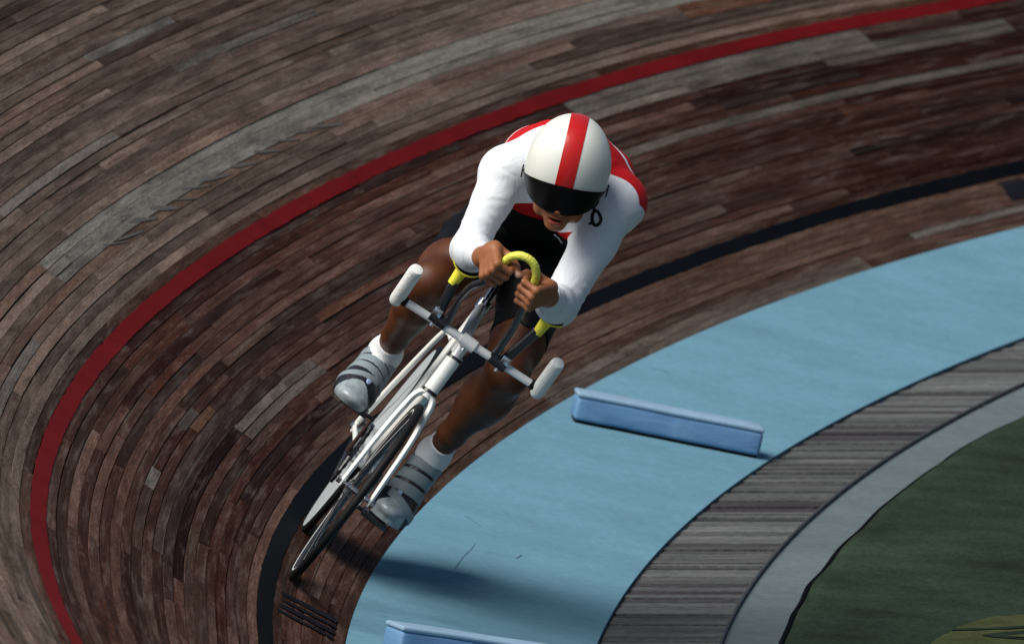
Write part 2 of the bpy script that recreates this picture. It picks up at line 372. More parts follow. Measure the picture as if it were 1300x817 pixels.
# ------------------------------------------------------------------ blue band, boarded strip, concrete strip, carpet
sb = np.arange(-24, 9, .1); tt = np.linspace(0.004, 1, 12)
blue = sheet('blue_band', lerp_curves('blueo', 'bluei', sb, tt, .004), M_blue, flip=True)
P = lerp_curves('blueo', 'bluei', sb, np.array([1.0]), .004); Q = P.copy(); Q[..., 2] -= .05
sheet('blue_band_edge', np.concatenate([P, Q], 1), M_crack, flip=True)
under = lerp_curves('bluei', 'slati', sb, np.linspace(-.05, 1.05, 3)); under[..., 2] = -.285
strip = sheet('boarded_strip', under, M_gap, flip=True)
#====STRIPS====
# laths: nearly parallel to world X (level in the picture)
BI, SI = cpt('bluei', sb), cpt('slati', sb)
TL = -.27                                  # dy/dx of a lath
def cross_x(C, y0):                         # x where the curve meets the line y = y0 + TL*x
    v = C[:, 1]-TL*C[:, 0]; return np.interp(y0, v, C[:, 0])
y = -15.; nl = 0
LATH = np.array([(.108, .115, .117), (.088, .091, .094), (.124, .131, .132), (.056, .053, .060), (.098, .104, .106)])
LV, LF, LU, LC, ln = [], [], [], [], 0
while y < 6.5:
    wd = rng.uniform(.055, .085); gap = rng.uniform(.008, .016) if rng.random() < .85 else rng.uniform(.014, .03)
    ya, yb = y, y+wd; xa0, xb0 = cross_x(BI, ya)+.016, cross_x(BI, yb)+.016; xa1, xb1 = cross_x(SI, ya)+.004, cross_x(SI, yb)+.004
    zt = -.004+rng.uniform(-.003, .003); tl = rng.uniform(-.002, .002)
    q = []
    for (x, yy, f) in ((xa0, ya+TL*xa0, -tl), (xb0, yb+TL*xb0, tl), (xb1, yb+TL*xb1, tl), (xa1, ya+TL*xa1, -tl)):
        q.append((x, yy, zt+f+(-.243 if len(q) < 2 else -.206)))
    top = np.array(q); bot = top.copy(); bot[:, 2] -= .025
    V = np.concatenate([top, bot]); F = [(0, 1, 2, 3), (4, 7, 6, 5), (0, 4, 5, 1), (1, 5, 6, 2), (2, 6, 7, 3), (3, 7, 4, 0)]
    uv = np.stack([V[:, 0]*1.4+rng.random()*30, V[:, 1]*.5+rng.random()*7], 1)
    t = LATH[rng.integers(len(LATH))]*(.60+.62*vnoise(y*1.3, 5.5))*(.85+.3*rng.random())
    I = proj(V[:4]); inside = ((I[:, 0] > 0) & (I[:, 0] < 1300) & (I[:, 1] > 0) & (I[:, 1] < 817)).any()
    if inside and nl < 290: mesh_obj('lath', V, F, M_lath, strip, uv=uv, color=t); nl += 1
    else: LV.append(V); LF += [tuple(k+ln for k in f) for f in F]; LU.append(uv); LC.append(np.tile(t, (8, 1))); ln += 8
    y = yb+gap
mesh_obj('lath_rows', np.concatenate(LV), LF, M_lath, strip, kind='stuff', uv=np.concatenate(LU), color=np.concatenate(LC))
conc = sheet('concrete_strip', lerp_curves('slati', 'conci', sb, np.linspace(0, 1.1, 5), -.02), M_conc, flip=True)
eb = MB(); eb.tube(cpt('slati', np.arange(-24, 9, .2))+np.array([0, 0, -.012]), .005, 6); eb.build('edging_strip', M_edge, kind='structure')
# green carpet: ragged raised edge over the concrete
ci = cpt('conci', sb); nrm = np.stack([np.interp(sb, S, NX), np.interp(sb, S, NY), 0*sb], 1)
jit = np.array([vnoise(x*2.3, 1.5)*.018+vnoise(x*6.1, 4.5)*.006 for x in sb])-.012
offs = np.array([.0, -.002, -.05, -.6, -2.5, -7., -14.])
P = ci[:, None]+nrm[:, None]*(offs[None, :, None]+jit[:, None, None]*(offs > -.06)[None, :, None]); P[..., 2] = -.195
P[:, 0, 2] = -.225; P[:, 1, 2] = -.197
sheet('infield', P, M_turf, flip=True)
gb = MB(); gb.tube(ci[:]+nrm*(.012+jit)[:, None]+np.array([0, 0, -.016]), .0075, 6); gb.build('carpet_edge', M_blackline, kind='structure')
def flat_patch(name, pix, z, m, lift):
    P = []
    for (px, py) in pix:
        u = np.array([(px-650)/FPX, -(py-408.5)/FPX, -1.])@CR.T; t = (z+lift-CAM[2])/u[2]; P.append(CAM+t*u)
    Q = []
    for a, b_ in zip(P, P[1:]+P[:1]):
        k = max(1, int(np.linalg.norm(b_-a)/.035))
        for i in range(k): Q.append(a+(b_-a)*i/k+np.array([rng.normal(0, .002), rng.normal(0, .006), 0]))
    bm = bmesh.new(); vs = [bm.verts.new(q) for q in Q]; bm.faces.new(vs[::-1]); bmesh.ops.triangulate(bm, faces=bm.faces)
    me = bpy.data.meshes.new(name); bm.to_mesh(me); bm.free(); me.materials.append(m); o = bpy.data.objects.new(name, me); COL.objects.link(o); o['kind'] = 'structure'
    return o
# flat yellow and dark patches on the infield carpet
flat_patch('yellow_patch', [(1180, 817), (1196, 806), (1222, 793), (1240, 787), (1262, 782), (1300, 779), (1330, 780), (1330, 850), (1170, 850)], -.195, M_yel, .003)
flat_patch('dark_patch', [(1208, 797.5), (1280, 794.5), (1330, 792), (1330, 794.5), (1280, 797), (1208, 799.5)], -.195, M_ydark, .006)
flat_patch('dark_patch', [(1246, 805), (1266, 801.5), (1300, 799.5), (1330, 799), (1330, 812), (1275, 809)], -.195, M_ydark, .006)
flat_patch('yellow_patch', [(1278, 806), (1300, 803.5), (1330, 802.5), (1330, 807), (1296, 808)], -.195, M_yel, .009)
# black timing stripes across the boards between the black line and the blue band
def to_sw(px, py):
    """where a sight line meets the boards below the black line: (s, w)"""
    best = None
    for s in np.arange(-9, 3, .05):
        Q = proj(pt(np.full(9, s), np.linspace(W_IN, .03, 9)))
        dd = ((Q-np.array([px, py]))**2).sum(1); i = dd.argmin()
        if best is None or dd[i] < best[0]: best = (dd[i], s, np.linspace(W_IN, .03, 9)[i])
    _, s, wq = best
    for _ in range(12):
        p0 = proj(pt(s, wq).reshape(1, 3))[0]; ps = proj(pt(s+.01, wq).reshape(1, 3))[0]; pw = proj(pt(s, wq+.005).reshape(1, 3))[0]
        J = np.stack([(ps-p0)/.01, (pw-p0)/.005], 1); d = np.linalg.solve(J, np.array([px, py])-p0); s += d[0]; wq += d[1]
    return s, wq
def cross_stripe(pa, pb, th, m=M_stripe, lift=.0032):
    a = to_sw(*pa); b = to_sw(*pb); n = 9; t = np.linspace(0, 1, n); s = a[0]+(b[0]-a[0])*t; ww = a[1]+(b[1]-a[1])*t
    h = th/2*(1+rng.normal(0, .12, (2, n)))
    P = np.stack([pt(s-h[0], ww, lift), pt(s+h[1], ww, lift)], 1); return sheet('timing_stripe', P, m)
for (pa, pb, th) in [((357, 753), (427, 788.5), .075), ((355.5, 760.5), (426, 796), .05), ((354, 767.5), (424.5, 803.5), .075), ((351.5, 774), (423, 810.5), .045)]:
    cross_stripe(pa, pb, th)
cross_stripe((1281, 229), (1304, 250), .25)
# row of dark scuffs along the pale boards above the red line
M_scuff = mat('rubber_scuff', (.080, .069, .066), .9, var=.3, scale=30)
sv, sf = [], []
s = -6.6
while s < -3.2:
    L_ = rng.uniform(.10, .2); sk = rng.uniform(.18, .32); a = rng.uniform(.922, .945); b_ = rng.uniform(.950, .985); L_ *= rng.uniform(.3, 1.); k_ = len(sv)
    sv += [pt(s, a, .0025), pt(s+L_*.5, a-.002, .0025), pt(s+L_+sk*.5, (a+b_)/2, .0025), pt(s+L_*.7+sk, b_, .0025), pt(s+sk, b_+.002, .0025), pt(s+sk*.45, (a+b_)/2, .0025)]; sf.append(tuple(range(k_, k_+6))); s += rng.uniform(.24, .36)
mesh_obj('scuff_marks', [q.reshape(3) for q in sv], sf, M_scuff, track, kind='stuff')
# cracks and seams in the blue paint
def blue_surface(px, py):
    best = None
    u = np.array([(px-650)/FPX, -(py-408.5)/FPX, -1.])@CR.T
    z = -.19
    for _ in range(8):
        t = (z-CAM[2])/u[2]; Q = CAM+t*u
        i = ((BI[:, :2]-Q[:2])**2).sum(1).argmin(); bo = cpt('blueo', sb[i:i+1])[0]; bi = BI[i]
        f = np.dot(Q[:2]-bo[:2], bi[:2]-bo[:2])/np.dot(bi[:2]-bo[:2], bi[:2]-bo[:2]); z = bo[2]+(bi[2]-bo[2])*f+.004
    return Q
def crack(pix, wd):
    P = np.array([blue_surface(*p) for p in pix]); Q = []
    T = np.gradient(P, axis=0); T /= np.linalg.norm(T, axis=1)[:, None]
    for p, t in zip(P, T):
        n_ = np.array([-t[1], t[0], 0])*wd/2*(.6+.8*rng.random()); Q.append([p-n_+[0, 0, .0012], p+n_+[0, 0, .0012]])
    return sheet('paint_crack', np.array(Q), M_crack, parent=blue, kind=None)
for pix, wd in [([(590, 654), (600, 661), (611, 668)], .002), ([(603, 690), (598, 697), (588, 706), (577, 722)], .002), ([(648, 706), (656, 708), (662, 704)], .004), ([(826, 467), (842, 470), (848, 473)], .006)]:
    crack(pix, wd)
# ------------------------------------------------------------------ foam pads on the blue band
M_padtop = paint_mat('pad_top_vinyl', (.23, .35, .48), .2, (.2, .3, .42), .08, 5, .55, 30)
def pad_mat():
    m, nt, b = new_mat('pad_blue_cloth'); L = nt.links.new; tc = N(nt, 'ShaderNodeTexCoord'); mp = N(nt, 'ShaderNodeMapping'); mp.inputs['Scale'].default_value = (3, 3, 11); L(tc.outputs['Object'], mp.inputs['Vector'])
    n = N(nt, 'ShaderNodeTexNoise', i_Scale=1.6, i_Detail=5.0, i_Distortion=1.2); L(mp.outputs[0], n.inputs['Vector'])
    cr = N(nt, 'ShaderNodeValToRGB'); cr.color_ramp.elements[0].position = .32; cr.color_ramp.elements[0].color = (.100, .225, .42, 1); cr.color_ramp.elements[1].position = .7; cr.color_ramp.elements[1].color = (.13, .27, .45, 1)
    L(n.outputs[0], cr.inputs[0]); L(cr.outputs[0], b.inputs['Base Color']); b.inputs['Roughness'].default_value = .6
    bp = N(nt, 'ShaderNodeBump', i_Strength=.25, i_Distance=.02); L(n.outputs[0], bp.inputs['Height']); L(bp.outputs[0], b.inputs['Normal']); return m
M_pad = pad_mat()
def pad(pl, pr, label, length=None, hgt=.094, dep=.125):
    A, Bq = blue_surface(*pl), blue_surface(*pr); ax = Bq-A; L = np.linalg.norm(ax) if length is None else length; ax = ax/np.linalg.norm(ax)
    up = np.array([0, 0, 1.]); up = up-ax*(up@ax); up /= np.linalg.norm(up); bk = np.cross(up, ax)
    if bk[1] > 0: bk = -bk
    R = np.stack([ax, bk, up], 1)
    if np.linalg.det(R) < 0: R[:, 1] *= 1
    root = empty('foam_pad', tuple(A), R if np.linalg.det(R) > 0 else np.stack([ax, bk, up], 1))
    tag(root, label, 'foam pad', 'foam pads on the blue band')
    sg = 1 if np.linalg.det(R) > 0 else -1
    I3 = np.eye(3)
    def rounded(nm, x0, x1, y0, y1, z0, z1, bev, m, wob=0):
        bm = bmesh.new(); bmesh.ops.create_cube(bm, size=1)
        for v in bm.verts: v.co = Vector(((v.co.x+.5)*(x1-x0)+x0, (v.co.y+.5)*(y1-y0)+y0, (v.co.z+.5)*(z1-z0)+z0))
        bmesh.ops.subdivide_edges(bm, edges=[e for e in bm.edges if abs(e.verts[0].co.x-e.verts[1].co.x) > .2], cuts=14, use_grid_fill=True)
        bmesh.ops.bevel(bm, geom=[e for e in bm.edges if len(e.link_faces) == 2 and e.calc_face_angle(0) > 1], offset=bev, segments=3, affect='EDGES', profile=.5)
        for v in bm.verts:
            v.co.y += wob*(vnoise(v.co.x*14+3, v.co.z*20)-.5); v.co.z += wob*.6*(vnoise(v.co.x*6+9, 3.3)-.5)*(v.co.z > .02)
        bmesh.ops.recalc_face_normals(bm, faces=bm.faces)
        me = bpy.data.meshes.new(nm); bm.to_mesh(me); bm.free(); me.materials.append(m); me.polygons.foreach_set('use_smooth', [True]*len(me.polygons))
        o = bpy.data.objects.new(nm, me); COL.objects.link(o); o.parent = root; return o
    rounded('body', 0, L, 0, dep, .010, hgt-.012, .012, M_pad, .010)
    rounded('top_cover', -.001, L+.001, -.0012, dep+.001, hgt-.014, hgt+.002, .0075, M_padtop, .006)
    rounded('shadow_gap_base', .006, L-.006, .012, dep-.012, .0, .012, .003, M_black)  # black base put in for the shadow gap under the pad
    return root
pad((727, 536), (963, 583), 'long pale blue foam pad lying alone in the middle of the blue band')
pad((504, 836), (740, 872), 'blue foam pad cut off by the bottom edge of the photo')
#====BIKE====
# ------------------------------------------------------------------ bicycle frame of reference: x forward, y left, z up, origin under the front wheel
BO = (0.005939377350823394, -0.18184067268379778, -0.02551943138746715)
RB = np.array([[-0.005175337581391437, -0.8328594376648589, -0.5534603626037673], [0.9999821571378518, -0.0059616618628113545, -0.00037946510019120977], [-0.0029835024463539324, -0.5534524511468067, 0.8328754306814099]])
bike = empty('bicycle', BO, RB)
tag(bike, 'white track racing bicycle with grey rear disc wheel and yellow taped aero bars', 'bicycle')
V3 = lambda *a: np.array(a, float)
X, Y, Z = np.eye(3)
RFW, RRW = .312, .335
FH, RH = V3(0, 0, RFW), V3(-.98, 0, RRW)
BB = V3(-.56, 0, .322); HL, HT = V3(-.130, 0, .655), V3(-.157, 0, .765); SCL = V3(-.645, 0, .885)
fr = MB()
fr.tube([HL, HT], .0225, 18)
hd = (HT-HL)/np.linalg.norm(HT-HL)
fr.tube([HL+hd*.02, (HL+BB)/2, BB+V3(0, 0, .02)], [.018, .018, .017], 16, flat=(Y, .85, 1.25))
fr.tube([HT-hd*.02, SCL-V3(0, 0, .012)], .0165, 16, flat=(Y, 1, 1.15))
fr.tube([BB, SCL], [.0165, .0165], 16, flat=(Y, .9, 1.35))
fr.tube([BB+V3(0, -.036, 0), BB+V3(0, .036, 0)], .021, 20)
for s in (-1, 1):
    fr.tube(spline([SCL+V3(-.015, s*.010, -.14), SCL+V3(-.06, s*.026, -.135), SCL+V3(-.11, s*.040, -.165), RH+V3(.06, s*.060, .10), RH+V3(.005, s*.064, .012)], 6), [.0085]*24+[.0075], 10)
    fr.tube([BB+V3(-.02, s*.022, 0), BB+V3(-.12, s*.040, .006), RH+V3(.01, s*.062, 0)], [.011, .010, .0075], 10)
    fr.box(RH+V3(.006, s*.064, 0), np.eye(3), (.022, .003, .016), .002)
o_frame = fr.build('frame', M_white, bike)
# headset rings and lugs
hs = MB()
for p, h, r in ((HL-hd*.004, .005, .0250), (HT+hd*.002, .004, .0248)): hs = MB(); hs.tube([p-hd*h, p+hd*h], r, 20); hs.build('headset_ring', M_blackpaint, o_frame)
sp = MB(); sp.tube([SCL-V3(.0, 0, .01), V3(-.690, 0, 1.008)], .0135, 14, flat=(Y, 1, 1.3)); sp.tube([SCL+V3(.004, 0, -.02), SCL+V3(-.004, 0, .012)], .020, 16)
sp.build('seat_post', M_alloy, bike)
sd = MB()
prof = [(-.30, .002, .01, .030), (-.27, .066, .018, .034), (-.20, .072, .022, .028), (-.12, .040, .024, .02), (-.04, .022, .022, .016), (0, .012, .012, .010)]
ring = []
for (dx, hw, th, zz) in prof:
    a = np.arange(14)*2*math.pi/14; ring.append(np.stack([np.full(14, -.56+dx), hw*np.cos(a), 1.012+zz*.6+th*np.sin(a)], 1))
V = np.concatenate(ring); F = [(i*14+j, i*14+(j+1) % 14, (i+1)*14+(j+1) % 14, (i+1)*14+j) for i in range(5) for j in range(14)]+[tuple(range(14)), tuple(range(70, 84))]
sd.add(V, F)
for s in (-1, 1): sd.tube([V3(-.84, s*.022, 1.015), V3(-.76, s*.022, 1.000), V3(-.66, s*.022, 1.0), V3(-.58, s*.008, 1.012)], .0035, 8)
sd.build('saddle', M_blackgloss, bike)
# fork
fk = MB()
fk.tube([HL-hd*.024, HL-hd*.004], [.017, .0205], 16)
for s in (-1, 1):
    fk.tube(spline([HL-hd*.012+V3(0, -s*.004, 0), HL-hd*.014+V3(0, s*.016, 0), HL-hd*.034+V3(0, s*.029, 0), HL-hd*.075+V3(0, s*.035, 0), V3(-.062, s*.043, .50), V3(-.022, s*.048, .375), V3(0, s*.050, RFW+.004)], 5), np.linspace(.0135, .0085, 31), 12, flat=(Y, .85, 1.35))
    fk.box(V3(0, s*.050, RFW), np.eye(3), (.010, .003, .014), .002)
o_fork = fk.build('fork', M_white, bike)
# front wheel
fw = empty('front_wheel'); fw.parent = bike; fw.location = (0, 0, RFW)
def ringprof(r, cr, n=14, sq=1.): a = np.arange(n)*2*math.pi/n; return [(r+cr*math.cos(t)*sq, cr*math.sin(t)) for t in a]
t_ = MB(); t_.lathe(ringprof(RFW-.0125, .0125), (0, 0, 0), Y, 72, True); t_.build('tyre', M_black, fw)
r_ = MB(); r_.lathe([(RFW-.016, .0085), (RFW-.020, .0095), (RFW-.038, .0075), (RFW-.046, .002), (RFW-.046, -.002), (RFW-.038, -.0075), (RFW-.020, -.0095), (RFW-.016, -.0085)], (0, 0, 0), Y, 72, True); r_.build('rim', M_rim, fw)
r_ = MB()
for sg in (-1, 1): r_ = MB(); r_.lathe([(RFW-.0245, sg*.0098), (RFW-.0245, sg*.0106), (RFW-.030, sg*.0100), (RFW-.030, sg*.0090)], (0, 0, 0), Y, 72, True); r_.build('brake_track', M_track, fw)
h_ = MB(); h_.lathe([(0, -.047), (.006, -.047), (.006, -.036), (.019, -.034), (.019, -.030), (.010, -.027), (.010, .027), (.019, .030), (.019, .034), (.006, .036), (.006, .047), (0, .047)], (0, 0, 0), Y, 24)
for s in (-1, 1): h_.tube([V3(0, s*.054, 0), V3(0, s*.066, 0)], .0105, 6)
h_.build('hub', M_alloy, fw)
s_ = MB()
for k in range(28):
    a = k*2*math.pi/28; sd_ = 1 if k % 2 else -1; a2 = a+(.9 if (k//2) % 2 else -.9)
    s_.tube([V3(.017*math.cos(a2), sd_*.031, .017*math.sin(a2)), V3((RFW-.044)*math.cos(a), sd_*.001, (RFW-.044)*math.sin(a))], .0011, 5)
s_.build('spokes', M_blackpaint, fw)
# rear disc wheel
rw = empty('rear_wheel'); rw.parent = bike; rw.location = tuple(RH)
t_ = MB(); t_.lathe(ringprof(RRW-.0105, .0105), (0, 0, 0), Y, 72, True); t_.build('tyre', M_black, rw)
d_ = MB(); d_.lathe([(0, .030), (.03, .029), (.16, .017), (RRW-.03, .0095), (RRW-.0165, .009), (RRW-.0165, -.009), (RRW-.03, -.0095), (.16, -.017), (.03, -.029), (0, -.030)], (0, 0, 0), Y, 72); d_.build('disc', M_disc, rw)
h_ = MB(); h_.tube([V3(0, -.075, 0), V3(0, .075, 0)], .006, 10); h_.tube([V3(0, -.068, 0), V3(0, -.078, 0)], .0115, 6); h_.tube([V3(0, .068, 0), V3(0, .078, 0)], .0115, 6); h_.build('axle', M_steel, rw)
c_ = MB(); c_.lathe([(.026, -.050), (.032, -.050), (.032, -.044), (.026, -.044)], (0, 0, 0), Y, 16, True); c_.build('sprocket', M_steel, rw)
# cranks, chainring, chain, pedals
CD = V3(.090, 0, .143); CD = CD/np.linalg.norm(CD); CLN = .146
PR, PL = BB+CD*CLN+V3(0, -.062, 0), BB-CD*CLN+V3(0, .062, 0)
ck = MB(); ck.tube([BB+V3(0, -.058, 0), BB+V3(0, .058, 0)], .010, 14)
ck.tube([BB+V3(0, -.056, 0), PR], [.0135, .0095], 10, flat=(Y, .7, 1.2)); ck.tube([BB+V3(0, .056, 0), PL], [.0135, .0095], 10, flat=(Y, .7, 1.2)); ck.build('crankset', M_alloy, bike)
cr_ = MB(); nt_ = 48; CRR = .100
prof = []
V, F = [], []
for i in range(nt_*2):
    a = i*math.pi/nt_; ro = CRR+(.004 if i % 2 else -.001)
    for (r, yy) in ((.070, -.043), (ro, -.043), (ro, -.047), (.070, -.047)): V.append((BB[0]+r*math.cos(a), yy, BB[2]+r*math.sin(a)))
for i in range(nt_*2):
    j = (i+1) % (nt_*2)
    for q in range(4): F.append((i*4+q, j*4+q, j*4+(q+1) % 4, i*4+(q+1) % 4))
cr_.add(V, F)
for k in range(5):
    a = k*2*math.pi/5+.3; cr_.tube([BB+V3(0, -.046, 0), BB+V3(.072*math.cos(a), -.045, .072*math.sin(a))], .006, 6)
cr_.build('chainring', M_blackpaint, bike)
# chain as one closed run of links
top = [BB+V3(0, -.045, CRR), RH+V3(0, -.047, .030)]; bot = [RH+V3(0, -.047, -.030), BB+V3(0, -.045, -CRR)]
path = list(np.linspace(top[0], top[1], 26))+[RH+V3(-.030*math.sin(t), -.047, .030*math.cos(t)) for t in np.linspace(.2, math.pi-.2, 6)]+list(np.linspace(bot[0], bot[1], 26))+[BB+V3(CRR*math.sin(t), -.045, -CRR*math.cos(t)) for t in np.linspace(.15, math.pi-.15, 20)]
ch = MB()
for k in range(len(path)):
    a, b_ = np.array(path[k]), np.array(path[(k+1) % len(path)]); d = b_-a; l = np.linalg.norm(d)
    if l < 1e-4: continue
    d /= l; ch.box((a+b_)/2, np.stack([d, Y, np.cross(d, Y)]), (l*.46, .003+.0014*(k % 2), .0042))
ch.build('chain', M_blackpaint, bike, smooth=False)
for s, p in ((-1, PR), (1, PL)):
    pe = MB(); p0 = p+V3(0, s*.012, 0); pc = p+V3(0, s*.062, 0)
    pe.tube([p0-V3(0, s*.012, 0), p+V3(0, s*.105, 0)], .006, 10)
    pe.box(pc+V3(.030, 0, 0), np.eye(3), (.006, .042, .009), .002); pe.box(pc+V3(-.030, 0, 0), np.eye(3), (.006, .042, .009), .002)
    pe.box(pc+V3(0, s*.040, 0), np.eye(3), (.034, .004, .009), .002); pe.box(pc-V3(0, s*.030, 0), np.eye(3), (.034, .008, .009), .002)
    pe.build('pedal', M_blackpaint, bike)
# stem, base bar, horns
stm = MB(); BC = V3(-.085, .0, .838)
stm.tube([HT+hd*.004, HT+hd*.050], .0165, 16); stm.tube(spline([HT+hd*.045, HT+hd*.062+V3(.02, 0, .008), BC-V3(.012, 0, .0)], 5), .0150, 14); stm.tube([BC-V3(0, .024, 0), BC+V3(0, .024, 0)], .0195, 18)
stm.box(BC+V3(-.02, 0, -.014), np.eye(3), (.006, .014, .012), .002)
o_stem = stm.build('stem', M_bar, bike)
bl_ = MB(); bl_.tube([BC+V3(.004, 0, -.020), BC+V3(.004, 0, -.028)], .005, 6); bl_.build('bolt', M_steel, o_stem); bl_ = MB(); bl_.tube([HT+hd*.012-V3(0, .024, 0), HT+hd*.012+V3(0, .024, 0)], .004, 8); bl_.build('bolt', M_steel, o_stem)
BR, BL = V3(-.088, -.222, .821), V3(-.088, .226, .853)
bb_ = MB(); bb_.tube([BR, BC*.5+BR*.5+V3(0, 0, .0005), BC, BC*.5+BL*.5, BL], [.0118, .0122, .0128, .0122, .0118], 16); o_bar = bb_.build('base_bar', M_bar, bike)
for s, e, v in ((-1, BR, V3(.085, -.010, .110)), (1, BL, V3(.085, -.008, .108))):
    vn = v/np.linalg.norm(v); g = MB(); p0 = e+V3(0, s*.016, 0)-vn*.026; p1 = p0+vn*.155
    g.tube([p0-vn*.006, p0-vn*.002, p0+vn*.006, p0+vn*.02, p1-vn*.01, p1], [.006, .014, .0195, .0212, .0212, .020], 20)
    go = g.build('grip', M_tape, bike)
    pl_ = MB(); pl_.tube([p1-vn*.001, p1+vn*.004, p1+vn*.006], [.0195, .0185, .012], 18); pl_.build('end_plug', M_tape, go)
    cl = MB(); cl.tube([e-V3(0, s*.014, 0), e+V3(0, s*.006, 0)], .0150, 16); cl.build('collar', M_black, go)
# clip-on aero bars: clamps, tube, tape, risers and elbow cups
AR = [(-.078, -.082, .852), (-.02, -.097, .915), (.03, -.100, .955), (.10, -.098, .998), (.15, -.084, 1.033), (.19, -.076, 1.092), (.215, -.071, 1.137), (.235, -.056, 1.160), (.24, -.042, 1.168), (.240, -.022, 1.171), (.235, -.001, 1.165), (.222, .019, 1.146), (.205, .029, 1.122), (.18, .038, 1.085), (.13, .053, 1.035), (.03, .070, .955), (-.078, .080, .862)]
AP = spline(AR, 6)
ab = MB(); ab.tube(AP, .0112, 14); o_aero = ab.build('aero_bar', M_blackpaint, bike)
tp = MB(); i0, i1 = 6*4+3, 6*13; q = np.arange(i0, i1); tp.tube(AP[i0:i1], .0122+.0005*np.sin(q*2.4), 14); tp.build('bar_tape', M_ytape, o_aero)
for s, yb, zb, pc in ((-1, -.108, .838, V3(-.066, -.140, .995)), (1, .102, .845, V3(-.066, .139, 1.028))):
    c = MB(); e = V3(-.086, yb, zb); c.tube([e-V3(0, .027, 0), e+V3(0, .027, 0)], .0185, 16); c.box(e+V3(.006, s*-.020, .022), np.eye(3), (.014, .012, .018), .003); c.build('clamp', M_blackpaint, o_aero)
    k = MB(); k.box(e+V3(.014, s*.014, .018), np.eye(3), (.009, .014, .012), .003); k.tube([e+V3(.02, s*.008, -.024), e+V3(.02, s*.008, -.014)], .006, 8); k.tube([e+V3(.026, s*-.014, .022), e+V3(.034, s*-.014, .050)], .0022, 6); k.build('clamp_bolt', M_steel, o_aero)
    rs = MB(); d = pc-e-V3(0, s*.010, .036); rs.tube([e+V3(.0, s*.010, .014), e+V3(0, s*.010, .014)+d*.85], .0140, 12, flat=(Y, 1.1, .9)); rs.build('riser', M_blackpaint, o_aero)
    # cup: curved trough under the forearm
    nu, nv = 9, 17; PP = np.zeros((2, nu, nv, 3)); rot_ = -s*.34
    for l, rr in enumerate((.0535, .058)):
        for i in range(nu):
            x = -.035+.075*i/(nu-1)
            for j in range(nv):
                a = math.radians(-66+132*j/(nv-1))-s*.25
                yy, zz = rr*math.sin(a), -rr*math.cos(a)
                PP[l, i, j] = pc+V3(x, yy, zz+.052)
    cu = MB(); F = grid_faces(nu, nv); cu.add(PP[0].reshape(-1, 3), F); cu.add(PP[1].reshape(-1, 3), F)
    off = nu*nv; loop = [j for j in range(nv)]+[i*nv+nv-1 for i in range(1, nu)]+[(nu-1)*nv+j for j in range(nv-2, -1, -1)]+[i*nv for i in range(nu-2, 0, -1)]
    cu.F += [(loop[k_], loop[(k_+1) % len(loop)], loop[(k_+1) % len(loop)]+off, loop[k_]+off) for k_ in range(len(loop))]
    oc = cu.build('elbow_cup', M_yellow, o_aero)
    br = MB(); br.tube([pc+V3(-.005, 0, -.050), pc+V3(-.002, 0, -.006)], [.014, .019], 14); br.build('cup_mount', M_yellow, o_aero)
    lin = MB(); Q = pc+(PP[0]-pc-V3(0, 0, .052))*np.array([.96, .985, .985])+V3(0, 0, .052); lin.add(Q.reshape(-1, 3), F); Q2 = pc+(PP[0]-pc-V3(0, 0, .052))*np.array([.96, .955, .955])+V3(0, 0, .052); lin.add(Q2.reshape(-1, 3), F)
    lin.F += [(loop[k_], loop[(k_+1) % len(loop)], loop[(k_+1) % len(loop)]+off, loop[k_]+off) for k_ in range(len(loop))]
    lin.build('pad_foam', M_black, oc)
